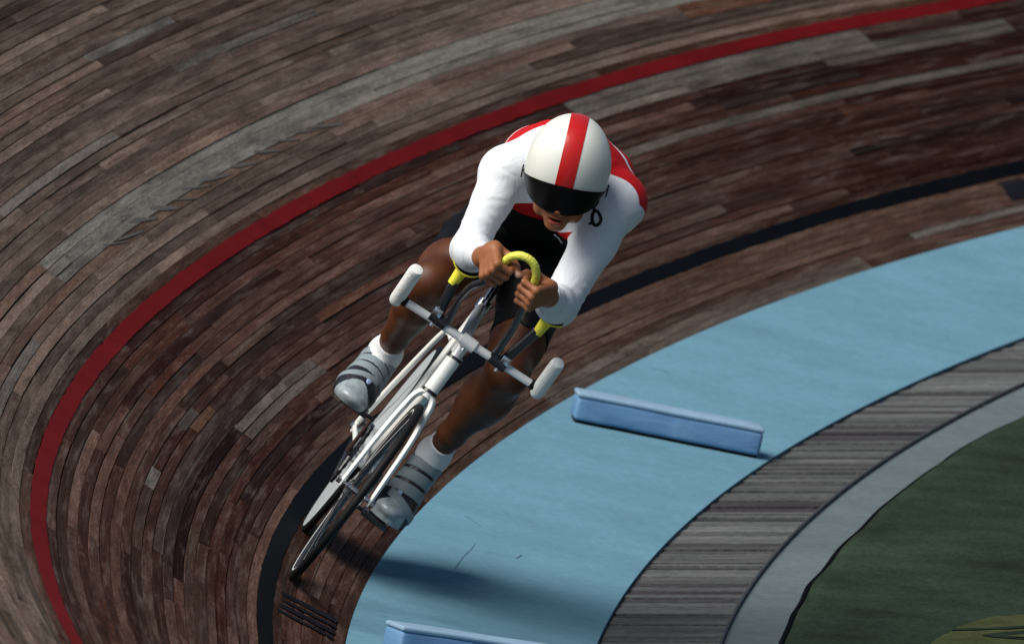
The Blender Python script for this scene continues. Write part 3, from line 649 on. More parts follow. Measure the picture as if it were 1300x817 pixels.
#====RIDER====
# ------------------------------------------------------------------ rider: implicit surfaces turned into meshes
def smin(a, b, k):
    if k <= 0: return np.minimum(a, b)
    h = np.maximum(k-np.abs(a-b), 0)/k; return np.minimum(a, b)-h*h*k*.25
class Field:
    def __init__(s, lo, hi, h):
        s.lo = np.array(lo, float); s.h = h; s.n = np.ceil((np.array(hi)-s.lo)/h).astype(int)+1
        s.F = np.full(s.n, .5, np.float32)
    def sub(s, lo, hi):
        a = np.clip(np.floor((np.array(lo)-s.lo)/s.h).astype(int), 0, s.n-1); b = np.clip(np.ceil((np.array(hi)-s.lo)/s.h).astype(int)+1, 1, s.n)
        sl = tuple(slice(x, y) for x, y in zip(a, b)); ax = [(s.lo[i]+s.h*np.arange(a[i], b[i])).astype(np.float32) for i in range(3)]
        return sl, ax[0][:, None, None], ax[1][None, :, None], ax[2][None, None, :]
    def cone(s, a, b, ra, rb, k=.02, op='u'):
        a, b = np.array(a, float), np.array(b, float); m = max(ra, rb)+k+.012
        sl, x, y, z = s.sub(np.minimum(a, b)-m, np.maximum(a, b)+m); d = b-a; l2 = d@d+1e-12
        t = np.clip(((x-a[0])*d[0]+(y-a[1])*d[1]+(z-a[2])*d[2])/l2, 0, 1).astype(np.float32)
        D = np.sqrt((x-a[0]-t*d[0])**2+(y-a[1]-t*d[1])**2+(z-a[2]-t*d[2])**2)-(ra+(rb-ra)*t)
        s._op(sl, D, k, op)
    def ell(s, c, r, R=None, k=.02, op='u'):
        c, r = np.array(c, float), np.array(r, float); m = r.max()+k+.012; sl, x, y, z = s.sub(c-m, c+m); x, y, z = x-c[0], y-c[1], z-c[2]
        R = np.eye(3) if R is None else np.array(R)       # rows = local axes
        q = [R[i][0]*x+R[i][1]*y+R[i][2]*z for i in range(3)]
        k0 = np.sqrt(sum((q[i]/r[i])**2 for i in range(3))); k1 = np.sqrt(sum((q[i]/r[i]**2)**2 for i in range(3)))+1e-9
        s._op(sl, (k0*(k0-1)/k1).astype(np.float32), k, op)
    def _op(s, sl, D, k, op):
        if op == 'u': s.F[sl] = smin(s.F[sl], D, k)
        else: s.F[sl] = -smin(-s.F[sl], D, k)
    def chain(s, pts, rs, k=.02):
        for i in range(len(pts)-1): s.cone(pts[i], pts[i+1], rs[i], rs[i+1], k)
def nets(F, lo, h):
    """naive surface nets: (vertices, quads)"""
    I = F < 0; n = np.array(F.shape)
    c = np.zeros(n-1, np.int8)
    for i in (0, 1):
        for j in (0, 1):
            for k in (0, 1): c += I[i:n[0]-1+i, j:n[1]-1+j, k:n[2]-1+k]
    act = np.argwhere((c > 0) & (c < 8)); idx = np.full(n-1, -1, np.int32); idx[tuple(act.T)] = np.arange(len(act))
    P = np.zeros((len(act), 3)); cnt = np.zeros(len(act))
    for ax in range(3):
        o1, o2 = [q for q in range(3) if q != ax]
        for u in (0, 1):
            for v in (0, 1):
                a = act.copy(); a[:, o1] += u; a[:, o2] += v; b = a.copy(); b[:, ax] += 1
                fa, fb = F[tuple(a.T)].astype(float), F[tuple(b.T)].astype(float); m = (fa < 0) != (fb < 0)
                t = np.where(m, fa/(fa-fb+1e-12), 0); p = a.astype(float); p[:, ax] += t; P[m] += p[m]; cnt[m] += 1
    V = np.asarray(lo)+h*P/cnt[:, None]; Q = []
    for ax in range(3):
        o1, o2 = (ax+1) % 3, (ax+2) % 3; sa = [slice(None)]*3; sb_ = [slice(None)]*3; sa[ax] = slice(0, n[ax]-1); sb_[ax] = slice(1, n[ax])
        ch = I[tuple(sa)] != I[tuple(sb_)]; e = np.argwhere(ch); e = e[(e[:, o1] > 0) & (e[:, o2] > 0) & (e[:, o1] < n[o1]-1) & (e[:, o2] < n[o2]-1)]
        ins = I[tuple(e.T)]; g = []
        for (u, v) in ((-1, -1), (0, -1), (0, 0), (-1, 0)):
            a = e.copy(); a[:, o1] += u; a[:, o2] += v; g.append(idx[tuple(a.T)])
        g = np.stack(g, 1); g[~ins] = g[~ins][:, ::-1]; Q.append(g)
    return V, np.concatenate(Q)
def np_obj(name, V, Q, m, parent, attrs=None):
    me = bpy.data.meshes.new(name); me.vertices.add(len(V)); me.vertices.foreach_set('co', V.astype(np.float32).ravel())
    me.loops.add(Q.size); me.loops.foreach_set('vertex_index', Q.astype(np.int32).ravel()); me.polygons.add(len(Q))
    me.polygons.foreach_set('loop_start', np.arange(0, Q.size, 4, dtype=np.int32)); me.update(calc_edges=True); me.validate()
    me.polygons.foreach_set('use_smooth', np.ones(len(me.polygons), bool))
    if attrs:
        for k, a in attrs.items():
            at = me.attributes.new(k, 'FLOAT', 'POINT'); at.data.foreach_set('value', np.asarray(a, np.float32))
    me.materials.append(m); o = bpy.data.objects.new(name, me); COL.objects.link(o); o.parent = parent; return o
def crop(F, lo, h, a, b):
    i0 = np.clip(np.floor((np.array(a)-lo)/h).astype(int), 0, None); i1 = np.clip(np.ceil((np.array(b)-lo)/h).astype(int)+1, None, F.shape)
    return F[tuple(slice(x, y) for x, y in zip(i0, i1))], np.asarray(lo)+h*i0
def relax(V, Q, it=2, f=.5):
    """gentle smoothing of a net"""
    for _ in range(it):
        A = np.zeros_like(V); c = np.zeros(len(V))
        for a, b in ((0, 1), (1, 2), (2, 3), (3, 0)):
            for u, v in ((a, b), (b, a)):
                for d in range(3): A[:, d] += np.bincount(Q[:, u], V[Q[:, v], d], len(V))
                c += np.bincount(Q[:, u], minlength=len(V))
        V = V+(A/np.maximum(c, 1)[:, None]-V)*f
    return V
unit = lambda v: np.asarray(v, float)/np.linalg.norm(v)
person = empty('person', BO, RB)
tag(person, 'racing cyclist in white helmet and red, white and black skinsuit crouched on the aero bars', 'person')
# joints in the bicycle's frame
shR, elR, wrR = V3(-.215, -.204, 1.272), V3(-.085, -.160, 1.050), V3(.118, -.124, 1.082)
shL, elL, wrL = V3(-.215, .102, 1.388), V3(-.085, .141, 1.075), V3(.118, .086, 1.105)
hpR, hpL = V3(-.715, -.105, 1.075), V3(-.715, .070, 1.085)
knR, knL = V3(-.275, -.180, .885), V3(-.37, .158, .800)
anR, anL = V3(-.615, -.142, .604), V3(-.702, .152, .446)
bl_R, bl_L = V3(-.478, -.150, .450), V3(-.646, .148, .222)       # ball of the foot
toR, toL = V3(-.398, -.150, .452), V3(-.572, .142, .236)
heR, heL = V3(-.668, -.140, .528), V3(-.797, .158, .330)
CH, PE = V3(-.335, -.062, 1.335), V3(-.735, -.02, 1.115)
H_ = .004; LO = (-.98, -.33, .10)
B = Field(LO, (.32, .31, 1.62), H_)
latA = unit(shL-shR); tA = unit(PE-CH); tA = unit(tA-latA*(tA@latA)*.0); latA = unit(latA-tA*(latA@tA)); upA = np.cross(tA, latA); upA = upA if upA[2] > 0 else -upA
RT = np.stack([tA, latA, upA])
B.ell(CH+upA*.012, (.185, .172, .118), RT, .03)
B.ell(CH+tA*.02+upA*.045, (.17, .150, .105), RT, .05)
B.ell(CH+tA*.19-upA*.005, (.20, .138, .108), RT, .06)
B.ell(PE+V3(.02, 0, .01), (.17, .155, .122), RT, .06)
for sh, hp, s in ((shR, hpR, -1), (shL, hpL, 1)):
    B.ell(PE+V3(-.05, s*.075, -.01), (.115, .085, .095), None, .05)                     # seat
    B.cone(sh+V3(-.03, -s*.02, .02), CH+latA*s*.06-tA*.10+upA*.065, .058, .055, .05)      # trapezius
    B.cone(sh+V3(-.005, 0, -.0), CH+latA*s*.085-upA*.035, .060, .075, .05)               # pectoral / lat
    B.ell(CH+latA*s*.105+upA*.06+tA*.035, (.10, .055, .06), RT, .05)                    # shoulder blade
    if s > 0: B.ell(CH+latA*.135+upA*.070-tA*.02, (.085, .062, .044), RT, .05); B.ell(sh+V3(-.04, .012, .028), (.065, .060, .058), None, .05); B.ell(V3(-.225, .035, 1.300), (.072, .07, .072), None, .05)
nb = V3(-.205, -.075, 1.385); hc = V3(-.045, -.082, 1.405)
B.cone(nb, hc, .066, .058, .04)
for sh, el, wr, s in ((shR, elR, wrR, -1), (shL, elL, wrL, 1)):
    B.ell(sh+V3(.0, s*.002, .0), (.060, .052, .057), None, .06)
    u = el-sh; ex = .010 if s > 0 else .0; B.cone(sh, sh+u*.35, .052+ex, .049+ex, .03); B.cone(sh+u*.35, el, .049+ex, .046+ex*.6, .03)
    B.ell(sh+u*.45+V3(.016, 0, .006), (.032, .037, .080), np.stack([unit(np.cross(u, V3(0, 1, 0))), V3(0, 1, 0), unit(u)]), .03)
    f_ = wr-el; B.cone(el, el+f_*.3, .049, .0505, .02); B.cone(el+f_*.3, el+f_*.72, .0505, .035, .02); B.cone(el+f_*.72, wr, .034, .0275, .02)
for hp, kn, an, ba, to, he, s in ((hpR, knR, anR, bl_R, toR, heR, -1), (hpL, knL, anL, bl_L, toL, heL, 1)):
    u = kn-hp; B.cone(hp, hp+u*.35, .100, .094, .05); B.cone(hp+u*.35, hp+u*.75, .094, .075, .03); B.cone(hp+u*.75, kn, .075, .060, .03)
    B.ell(kn+V3(.012, 0, .004), (.048, .050, .050), None, .03); B.ell(hp+u*.8+V3(.02, -s*.035, -.012), (.045, .028, .04), None, .03); B.ell(hp+u*.62+V3(.03, 0, .035), (.09, .05, .04), None, .05)
    v = an-kn; back = unit(np.cross(V3(0, 1, 0), v)); back = back if back[0] < 0 else -back
    if s > 0: B.ell(kn+v*.30+back*.02+V3(0, .018, 0), (.058, .060, .13), np.stack([back, unit(np.cross(v, back)), unit(v)]), .04)
    B.cone(kn, kn+v*.3, .058, .057, .03); B.cone(kn+v*.3, kn+v*.75, .057, .041, .03); B.cone(kn+v*.75, an, .038, .036, .02)
    cb = 1.15 if s > 0 else 1.0; B.ell(kn+v*.36+back*.030, (.050*cb, .058*cb, .125), np.stack([back, unit(np.cross(v, back)), unit(v)]), .04)
    B.cone(an, he+V3(.02, 0, .04), .036, .032, .03); B.cone(an, ba+V3(0, 0, .028), .036, .027, .03); B.cone(ba+V3(0, 0, .026), to+V3(-.02, 0, .020), .030, .018, .02); B.cone(he+V3(.02, 0, .035), ba+V3(0, 0, .024), .030, .028, .02)
# head (local axes: forward, left, up)
IU = V3(-.1303, -.4031, .9059); TC = V3(.9895, -.0559, .1332); TC = unit(TC-IU*(TC@IU)); th = math.radians(29)
hU = math.cos(th)*IU+math.sin(th)*TC; hF = math.cos(th)*TC-math.sin(th)*IU; hL = np.cross(hU, hF)
HO = V3(-.025, -.082, 1.418); RHD = np.stack([hF, hL, hU]); hp_ = lambda f, l, u: HO+hF*f+hL*l+hU*u
HX = Field(HO-.19, HO+.19, .0025)
def E_(f, l, u, r, k=.015, op='u'): HX.ell(hp_(f, l, u), r, RHD, k, op)
E_(-.018, 0, .015, (.108, .083, .110)); E_(.030, 0, -.075, (.072, .066, .088), .03)
for s in (-1, 1):
    E_(.066, s*.042, -.072, (.028, .026, .024), .02); E_(.03, s*.055, -.115, (.045, .018, .030), .025); E_(-.012, s*.084, -.045, (.018, .008, .030), .008)
    E_(.082, s*.031, -.045, (.018, .018, .013), .012, 's'); E_(.072, s*.031, -.045, (.014, .014, .012), .002)
    E_(.107, s*.013, -.089, (.012, .009, .009), .008)
E_(.086, 0, -.024, (.016, .055, .012), .02)
HX.cone(hp_(.094, 0, -.040), hp_(.111, 0, -.082), .010, .0135, .012); E_(.080, 0, -.146, (.024, .030, .020), .02); E_(.083, 0, -.118, (.022, .032, .022), .02)
E_(.101, 0, -.1105, (.013, .025, .0065), .004); E_(.099, 0, -.1295, (.013, .022, .0075), .004); E_(.104, 0, -.1195, (.016, .020, .0042), .002, 's')
E_(-.02, 0, -.10, (.055, .058, .06), .03)
# paste the head into the body grid
n = HX.n; gx = [HX.lo[i]+HX.h*np.arange(n[i]) for i in range(3)]
def resample(src, dst, lim=.16):
    sl, x, y, z = dst.sub(src.lo+.02, src.lo+src.h*(src.n-1)-.02)
    ix = [(a.ravel()-src.lo[i])/src.h for i, a in enumerate((x, y, z))]
    i0 = [np.clip(np.floor(q).astype(int), 0, src.n[i]-2) for i, q in enumerate(ix)]; fr_ = [(q-i_).astype(np.float32) for q, i_ in zip(ix, i0)]
    out = 0
    for a in (0, 1):
        for b in (0, 1):
            for c in (0, 1):
                wgt = (fr_[0] if a else 1-fr_[0])[:, None, None]*(fr_[1] if b else 1-fr_[1])[None, :, None]*(fr_[2] if c else 1-fr_[2])[None, None, :]
                out = out+wgt*src.F[np.ix_(i0[0]+a, i0[1]+b, i0[2]+c)]
    dst.F[sl] = smin(dst.F[sl], out, .012)
resample(HX, B)
# hands: fists round the bar
hand_info = []
def fist(cen, axis, wrist, out, s):
    a = unit(axis); f = unit((cen-wrist)-a*((cen-wrist)@a)); o = np.cross(a, f); o = o if o@out > 0 else -o
    P = lambda A, Fw, O: cen+a*A+f*Fw+o*O
    pol = lambda A, ang, r: P(A, r*math.sin(math.radians(ang)), r*math.cos(math.radians(ang)))
    offs = (.034, .0115, -.0105, -.0315); rad = (.0098, .0102, .0098, .0086); mc = []
    for i, (A, r) in enumerate(zip(offs, rad)):
        sp = (1.03, 1.08, 1.03, .95)[i]; dA = (.001, 0, -.001, -.002)[i]; sh_ = (-1, 4, 2, -5)[i]
        m = pol(A, 34+sh_, .043*sp); p = pol(A+dA, 98+sh_, .0365*sp); d = pol(A+dA, 168, .0285); t = pol(A+dA*2, 232, .0265); mc.append(m)
        B.cone(P(A*.72, -.060, .016), m, .0125, .0118, .010)
        B.ell(m, (r*1.12,)*3, None, .006)
        B.cone(m, p, r*1.08, r*.98, .0045); B.ell(p, (r*1.04,)*3, None, .004); B.cone(p, d, r*.97, r*.90, .004); B.cone(d, t, r*.9, r*.8, .004)
    B.cone(wrist, P(0, -.055, .014), .028, .026, .02); B.cone(P(.018, -.045, .014), P(-.022, -.045, .014), .021, .019, .015); B.cone(P(.022, -.01, .024), P(-.022, -.012, .022), .0155, .0145, .012)
    # thumb along the inner side, pad forward
    t0, t1, t2, t3 = P(.016, -.052, -.004), P(.040, -.018, -.020), P(.043, .014, -.029), P(.036, .040, -.034)
    B.cone(t0, t1, .0165, .0125, .012); B.cone(t1, t2, .0122, .0108, .006); B.cone(t2, t3, .0108, .0085, .004); B.ell(t2, (.0112,)*3, None, .003)
    hand_info.append((P, t2, t3, o, f, a, mc, s))
gR, gL = V3(.186, -.077, 1.091), V3(.186, .036, 1.096)
axR, axL = V3(.030, .010, .062), V3(.030, -.014, .062)
fist(gR, axR, wrR, V3(0, -1, .0), -1); fist(gL, axL, wrL, V3(0, 1, 0), 1)
BV, BQ = nets(B.F, B.lo, H_); BV = relax(BV, BQ, 1, .35)
def head_local(V): d = V-HO; return d@hF, d@hL, d@hU
hf, hl, hu = head_local(BV)
lip = np.clip(1-np.sqrt(((hf-.103)/.030)**2+(hl/.027)**2+((hu+.1195)/.0165)**2), -1, 1)
mouth = np.clip(1-np.sqrt(((hf-.097)/.020)**2+(hl/.021)**2+((hu+.1195)/.0062)**2), -1, 1)
palm = np.full(len(BV), -1.)
for (P, t2, t3, o, f, a, mc, s) in hand_info:
    palm = np.maximum(palm, 1-np.linalg.norm(BV-(t3+f*.006), axis=1)/.017)
def skin_mat():
    m, nt, b = new_mat('brown_skin'); L = nt.links.new; tc = N(nt, 'ShaderNodeTexCoord')
    n1 = N(nt, 'ShaderNodeTexNoise', i_Scale=14.0, i_Detail=5.0); n2 = N(nt, 'ShaderNodeTexNoise', i_Scale=260.0, i_Detail=3.0); L(tc.outputs['Object'], n1.inputs['Vector']); L(tc.outputs['Object'], n2.inputs['Vector'])
    cr = N(nt, 'ShaderNodeValToRGB'); cr.color_ramp.elements[0].position = .3; cr.color_ramp.elements[0].color = (.050, .015, .0055, 1); cr.color_ramp.elements[1].position = .72; cr.color_ramp.elements[1].color = (.115, .036, .012, 1); L(n1.outputs[0], cr.inputs[0])
    prev = cr.outputs[0]
    for nm, lo, hi, col in (('lit_skin', 0., 1., (.30, .115, .052, 1)), ('lip', .05, .35, (.30, .055, .040, 1)), ('mouth', .0, .3, (.02, .006, .006, 1)), ('palm', .05, .5, (.55, .34, .24, 1))):
        at = N(nt, 'ShaderNodeAttribute', attribute_name=nm); mr = N(nt, 'ShaderNodeMapRange'); L(at.outputs['Fac'], mr.inputs[0]); mr.inputs[1].default_value = lo; mr.inputs[2].default_value = hi
        mx = N(nt, 'ShaderNodeMix', data_type='RGBA'); L(mr.outputs[0], mx.inputs[0]); L(prev, mx.inputs[6]); mx.inputs[7].default_value = col; prev = mx.outputs[2]
    L(prev, b.inputs['Base Color']); b.inputs['Roughness'].default_value = .46; b.inputs['Specular IOR Level'].default_value = .32
    b.inputs['Subsurface Weight'].default_value = .0
    bp = N(nt, 'ShaderNodeBump', i_Strength=.12, i_Distance=.004); L(n2.outputs[0], bp.inputs['Height']); L(bp.outputs[0], b.inputs['Normal']); return m
M_skin = skin_mat()
body = np_obj('body', BV, BQ, M_skin, person, dict(lip=lip, mouth=mouth, palm=palm, lit_skin=np.where(BV[:, 0] > -.02, 1., 0.)*np.where((BV[:, 2] > 1.0), 1., 0.)))  # sunlit face and hands painted lighter, shaded legs painted darker
# ------------------------------------------------------------------ skinsuit: the body surface moved out, cut at cuffs, hems and collar
G = B.F-np.float32(.0032)
def cut(plane_p, plane_d, pts, rad):
    """take away everything beyond the plane that lies near the given limb"""
    pts = np.array(pts); lo, hi = pts.min(0)-rad-.02, pts.max(0)+rad+.02; sl, x, y, z = B.sub(lo, hi); D = None
    for a, b in zip(pts[:-1], pts[1:]):
        d = b-a; t = np.clip(((x-a[0])*d[0]+(y-a[1])*d[1]+(z-a[2])*d[2])/(d@d), 0, 1); q = np.sqrt((x-a[0]-t*d[0])**2+(y-a[1]-t*d[1])**2+(z-a[2]-t*d[2])**2)-rad; D = q if D is None else np.minimum(D, q)
    dd = unit(plane_d); pl = -((x-plane_p[0])*dd[0]+(y-plane_p[1])*dd[1]+(z-plane_p[2])*dd[2]); E = np.maximum(D, pl)
    G[sl] = np.maximum(G[sl], -E.astype(np.float32))
for wr, el, g in ((wrR, elR, gR), (wrL, elL, gL)): cut(wr+(el-wr)*.06, wr-el, [wr+(el-wr)*.02, g, g+V3(.03, 0, 0)], .085)
for hp, kn, an, to, he in ((hpR, knR, anR, toR, heR), (hpL, knL, anL, toL, heL)):
    u = kn-hp; v_ = an-kn; cut(kn+v_*.02, v_, [kn+v_*.12, an], .10); cut(hp+u*.72, u, [hp+u*.78, kn, an, to], .105); cut(hp+u*.72, u, [an, he], .09)
cut(nb+(hc-nb)*.18, hc-nb, [nb+(hc-nb)*.55, HO, HO+hF*.04-hU*.05, hp_(.07, 0, -.13)], .108)
SV, SQ = nets(G, B.lo, H_); SV = relax(SV, SQ, 1, .35)
def vnormals(V, Q):
    fn = np.cross(V[Q[:, 2]]-V[Q[:, 0]], V[Q[:, 3]]-V[Q[:, 1]]); n = np.zeros_like(V)
    for k_ in range(4):
        for d in range(3): n[:, d] += np.bincount(Q[:, k_], fn[:, d], len(V))
    return n/(np.linalg.norm(n, axis=1)[:, None]+1e-12)
# stretch folds of the cloth at elbows, armpits and waist
NRM = vnormals(SV, SQ); fold = np.zeros(len(SV))
for sh, el, wr, s in ((shR, elR, wrR, -1), (shL, elL, wrL, 1)):
    u = unit(el-sh); al = (SV-el)@u; f2 = unit(wr-el); rad_ = SV-el-al[:, None]*u; ang = np.arctan2(rad_@V3(1, 0, 0), rad_@V3(0, 1, 0))
    nz = vnoise(ang*1.6+7+s, SV[:, 2]*18)
    fold += np.exp(-((al+.05)/.055)**2)*np.sin(al*2*math.pi/.024+5.5*nz+ang*.8)*np.clip(nz*1.6-.2, 0, 1)*(np.linalg.norm(SV-el, axis=1) < .2)
    al2 = (SV-sh)@u; dd_ = np.linalg.norm(SV-(sh+u*.10), axis=1); fold += .8*np.exp(-(dd_/.085)**2)*np.sin((al2+.6*(SV-sh)@latA*-s)*2*math.pi/.03+5*vnoise(SV[:, 1]*22, SV[:, 2]*22))*vnoise(SV[:, 0]*25+3, SV[:, 2]*25)
SV = SV+NRM*(fold*.0017)[:, None]
def seg_d(V, a, b): d = b-a; t = np.clip((V-a)@d/(d@d), 0, 1); return np.linalg.norm(V-a-t[:, None]*d, axis=1), t
tcoord = (SV-(shR+shL)/2)@tA; dors = (SV-CH)@upA; side = (SV-CH)@latA
arm = np.full(len(SV), -1.)
for sh, el, wr, s in ((shR, elR, wrR, -1), (shL, elL, wrL, 1)):
    d1, t1 = seg_d(SV, sh, el); d2, t2 = seg_d(SV, el, wr); ud = unit(el-sh); al = (SV-sh)@ud
    inn = (SV-sh)@(latA*-s)                                        # distance towards the breastbone from the shoulder joint
    a_ = np.minimum(.075-d1, .004-inn+al*.25+.02); a_ = np.maximum(a_, np.where(al > .07, .072-d1, -1)); a_ = np.maximum(a_, .068-d2); arm = np.maximum(arm, a_)
zone = tcoord
zb = -(SV[:, 0]-(.2*SV[:, 1]-.203))
near = np.maximum(*[np.where((SV-sh)@unit(el-sh) < .085, 1., 0.)*(np.linalg.norm(SV-sh, axis=1) < .16) for sh, el in ((shR, elR), (shL, elL))])
arm = np.where((near > 0) & (SV[:, 2] > 1.25), np.minimum(arm, -zb), arm)
def suit_mat():
    m, nt, b = new_mat('lycra_skinsuit'); L = nt.links.new
    def attr(n): return N(nt, 'ShaderNodeAttribute', attribute_name=n).outputs['Fac']
    def step(src, e, w_=.0012):
        r = N(nt, 'ShaderNodeMapRange'); L(src, r.inputs[0]); r.inputs[1].default_value = e-w_; r.inputs[2].default_value = e+w_; return r.outputs[0]
    def mix(f, a, c):
        x = N(nt, 'ShaderNodeMix', data_type='RGBA'); L(f, x.inputs[0])
        for k_, v_ in ((6, a), (7, c)):
            if isinstance(v_, tuple): x.inputs[k_].default_value = c4(v_)
            else: L(v_, x.inputs[k_])
        return x.outputs[2]
    WH, RD, BK = (.74, .77, .82), (.50, .012, .016), (.006, .006, .007)
    z, dz = attr('zone'), attr('dors')
    zbk = attr('zback')
    front = mix(step(z, FB[1]), mix(step(z, FB[0]), WH, RD), BK)
    back = mix(step(zbk, BKB[3]), mix(step(zbk, BKB[2]), mix(step(zbk, BKB[1]), mix(step(zbk, BKB[0]), WH, RD), WH), RD), BK)
    tor = mix(step(dz, .0), front, back); col = mix(step(attr('arm'), 0.), tor, WH)
    L(col, b.inputs['Base Color']); b.inputs['Roughness'].default_value = .55; b.inputs['Sheen Weight'].default_value = .0; b.inputs['Specular IOR Level'].default_value = .08
    tc = N(nt, 'ShaderNodeTexCoord'); n1 = N(nt, 'ShaderNodeTexNoise', i_Scale=13.0, i_Detail=3.0, i_Distortion=1.6); n2 = N(nt, 'ShaderNodeTexNoise', i_Scale=420.0, i_Detail=2.0)
    L(tc.outputs['Object'], n1.inputs['Vector']); L(tc.outputs['Object'], n2.inputs['Vector'])
    sm = N(nt, 'ShaderNodeMath', operation='ABSOLUTE'); L(attr('arm'), sm.inputs[0]); r = N(nt, 'ShaderNodeMapRange'); L(sm.outputs[0], r.inputs[0]); r.inputs[1].default_value = 0; r.inputs[2].default_value = .003; r.inputs[3].default_value = -.35; r.inputs[4].default_value = 0
    ad = N(nt, 'ShaderNodeMath', operation='ADD'); L(n1.outputs[0], ad.inputs[0]); L(r.outputs[0], ad.inputs[1]); m2 = N(nt, 'ShaderNodeMath', operation='MULTIPLY_ADD'); L(n2.outputs[0], m2.inputs[0]); m2.inputs[1].default_value = .04; L(ad.outputs[0], m2.inputs[2])
    bp = N(nt, 'ShaderNodeBump', i_Strength=.38, i_Distance=.012); L(m2.outputs[0], bp.inputs['Height']); L(bp.outputs[0], b.inputs['Normal']); return m
FB = (.050, .140); BKB = (.0, .086, .098, .2)
M_suit = suit_mat()
suit = np_obj('skinsuit', SV, SQ, M_suit, person, dict(zone=zone+2.1*np.clip(side-.02, 0, .07)*np.clip((-dors-.14)/.06, 0, 1), dors=dors+.06, zback=zb, arm=arm))
# socks
for an, kn, he, ba in ((anR, knR, heR, bl_R), (anL, knL, heL, bl_L)):
    u = unit(kn-an); c0 = an+u*.03; lo, hi = an-.14, an+.17; F_, l_ = crop(B.F, B.lo, H_, lo, hi)
    n_ = F_.shape; x, y, z = (l_[0]+H_*np.arange(n_[0]))[:, None, None], (l_[1]+H_*np.arange(n_[1]))[None, :, None], (l_[2]+H_*np.arange(n_[2]))[None, None, :]
    top = (x-an[0])*u[0]+(y-an[1])*u[1]+(z-an[2])*u[2]-.066; ball = np.sqrt((x-an[0])**2+(y-an[1])**2+(z-an[2])**2)-.12
    V, Q = nets(np.maximum(np.maximum(F_-.0048, top), ball).astype(np.float32), l_, H_); np_obj('sock', relax(V, Q, 1, .3), Q, M_sock, person)
# shoes
for an, kn, he, ba, to, s in ((anR, knR, heR, bl_R, toR, -1), (anL, knL, heL, bl_L, toL, 1)):
    S_ = Field(np.minimum(np.minimum(he, to), an)-.09, np.maximum(np.maximum(an, to), he)+.09, .003)
    fd = unit(to-he); L_ = V3(0, 1, 0); ud = unit(np.cross(fd, L_)); ud = ud if ud[2] > 0 else -ud; ld = np.cross(ud, fd)
    fb = unit(ba-he); ub = unit(np.cross(fb, L_)); ub = ub if ub[2] > 0 else -ub
    RS = np.stack([fd, ld, ud])
    S_.ell(he+ub*.040+fb*.012, (.048, .037, .044), np.stack([fb, ld, ub]), .02); S_.ell(ba+ub*.032, (.082, .0560, .034), np.stack([fb, ld, ub]), .03); S_.ell(to+V3(-.030, 0, .020), (.066, .0490, .0240), None, .025)
    S_.cone(he+ub*.035+fb*.02, ba+ub*.032, .038, .046, .03); S_.cone(an+V3(-.006, 0, -.012), ba+ub*.042-fb*.02, .046, .047, .04); S_.cone(an+V3(-.01, 0, .006), he+ub*.05, .041, .038, .03)
    # flat sole and open collar
    sl, x, y, z = S_.sub(S_.lo, S_.lo+S_.h*S_.n)
    dist = lambda p, d: (x-p[0])*d[0]+(y-p[1])*d[1]+(z-p[2])*d[2]
    sole_l = np.minimum(-dist(ba, ub), 1e9); sole_l = np.maximum(-dist(ba, ub), -dist(ba, V3(0, 0, 1)))
    S_.F = np.maximum(S_.F, (sole_l-.001).astype(np.float32)); un = unit(kn-an); aq = an+un*.05; S_.F = np.maximum(S_.F, np.minimum(dist(an, un)+.010, .062-np.sqrt((x-aq[0])**2+(y-aq[1])**2+(z-aq[2])**2)).astype(np.float32)).astype(np.float32)
    V, Q = nets(S_.F, S_.lo, S_.h); shoe = np_obj('shoe', relax(V, Q, 1, .4), Q, M_shoe, person)
    ins = unit((ba+ub*.02)-an); q = dist(an, ins)+0*S_.F; vert = dist(ba, ub)+0*S_.F; Lq = (ba-an)@ins
    inst = unit(np.cross(ins, L_))
    inst = inst if inst[2] > 0 else -inst
    def piece(nm, fld, off, m):
        V, Q = nets(np.maximum(S_.F-off, fld).astype(np.float32), S_.lo, S_.h); return np_obj(nm, relax(V, Q, 1, .3), Q, m, shoe) if len(V) else None
    lat_ = dist(ba, ld)+0*S_.F
    for c0 in (.22, .41, .60):
        piece('strap', np.maximum(np.abs(q-c0*Lq+.12*lat_*s)-.076*Lq, .014-vert), .0035, M_strap)
    piece('strap', np.maximum(np.maximum(np.abs(q-.79*Lq-.28*lat_*s)-.064*Lq, .014-vert), -lat_*s-.040), .0035, M_strap)
    piece('side_panel', np.maximum(np.maximum(q+.02, .016-vert), -(q+.09)), .0025, M_strap)
    frw = dist(ba, fd)+0*S_.F
    piece('toe_cap', np.maximum(np.maximum(.030-frw+9*lat_**2-.12*lat_*s, .010-vert), -1), .0025, M_toe)
    piece('toe_emblem', np.maximum(np.sqrt((frw-.012)**2+(1.6*(lat_+s*.012))**2)-.014, .02-vert), .003, M_logo)
    piece('sole', np.maximum(vert-.0125, -1), .0045, M_black)
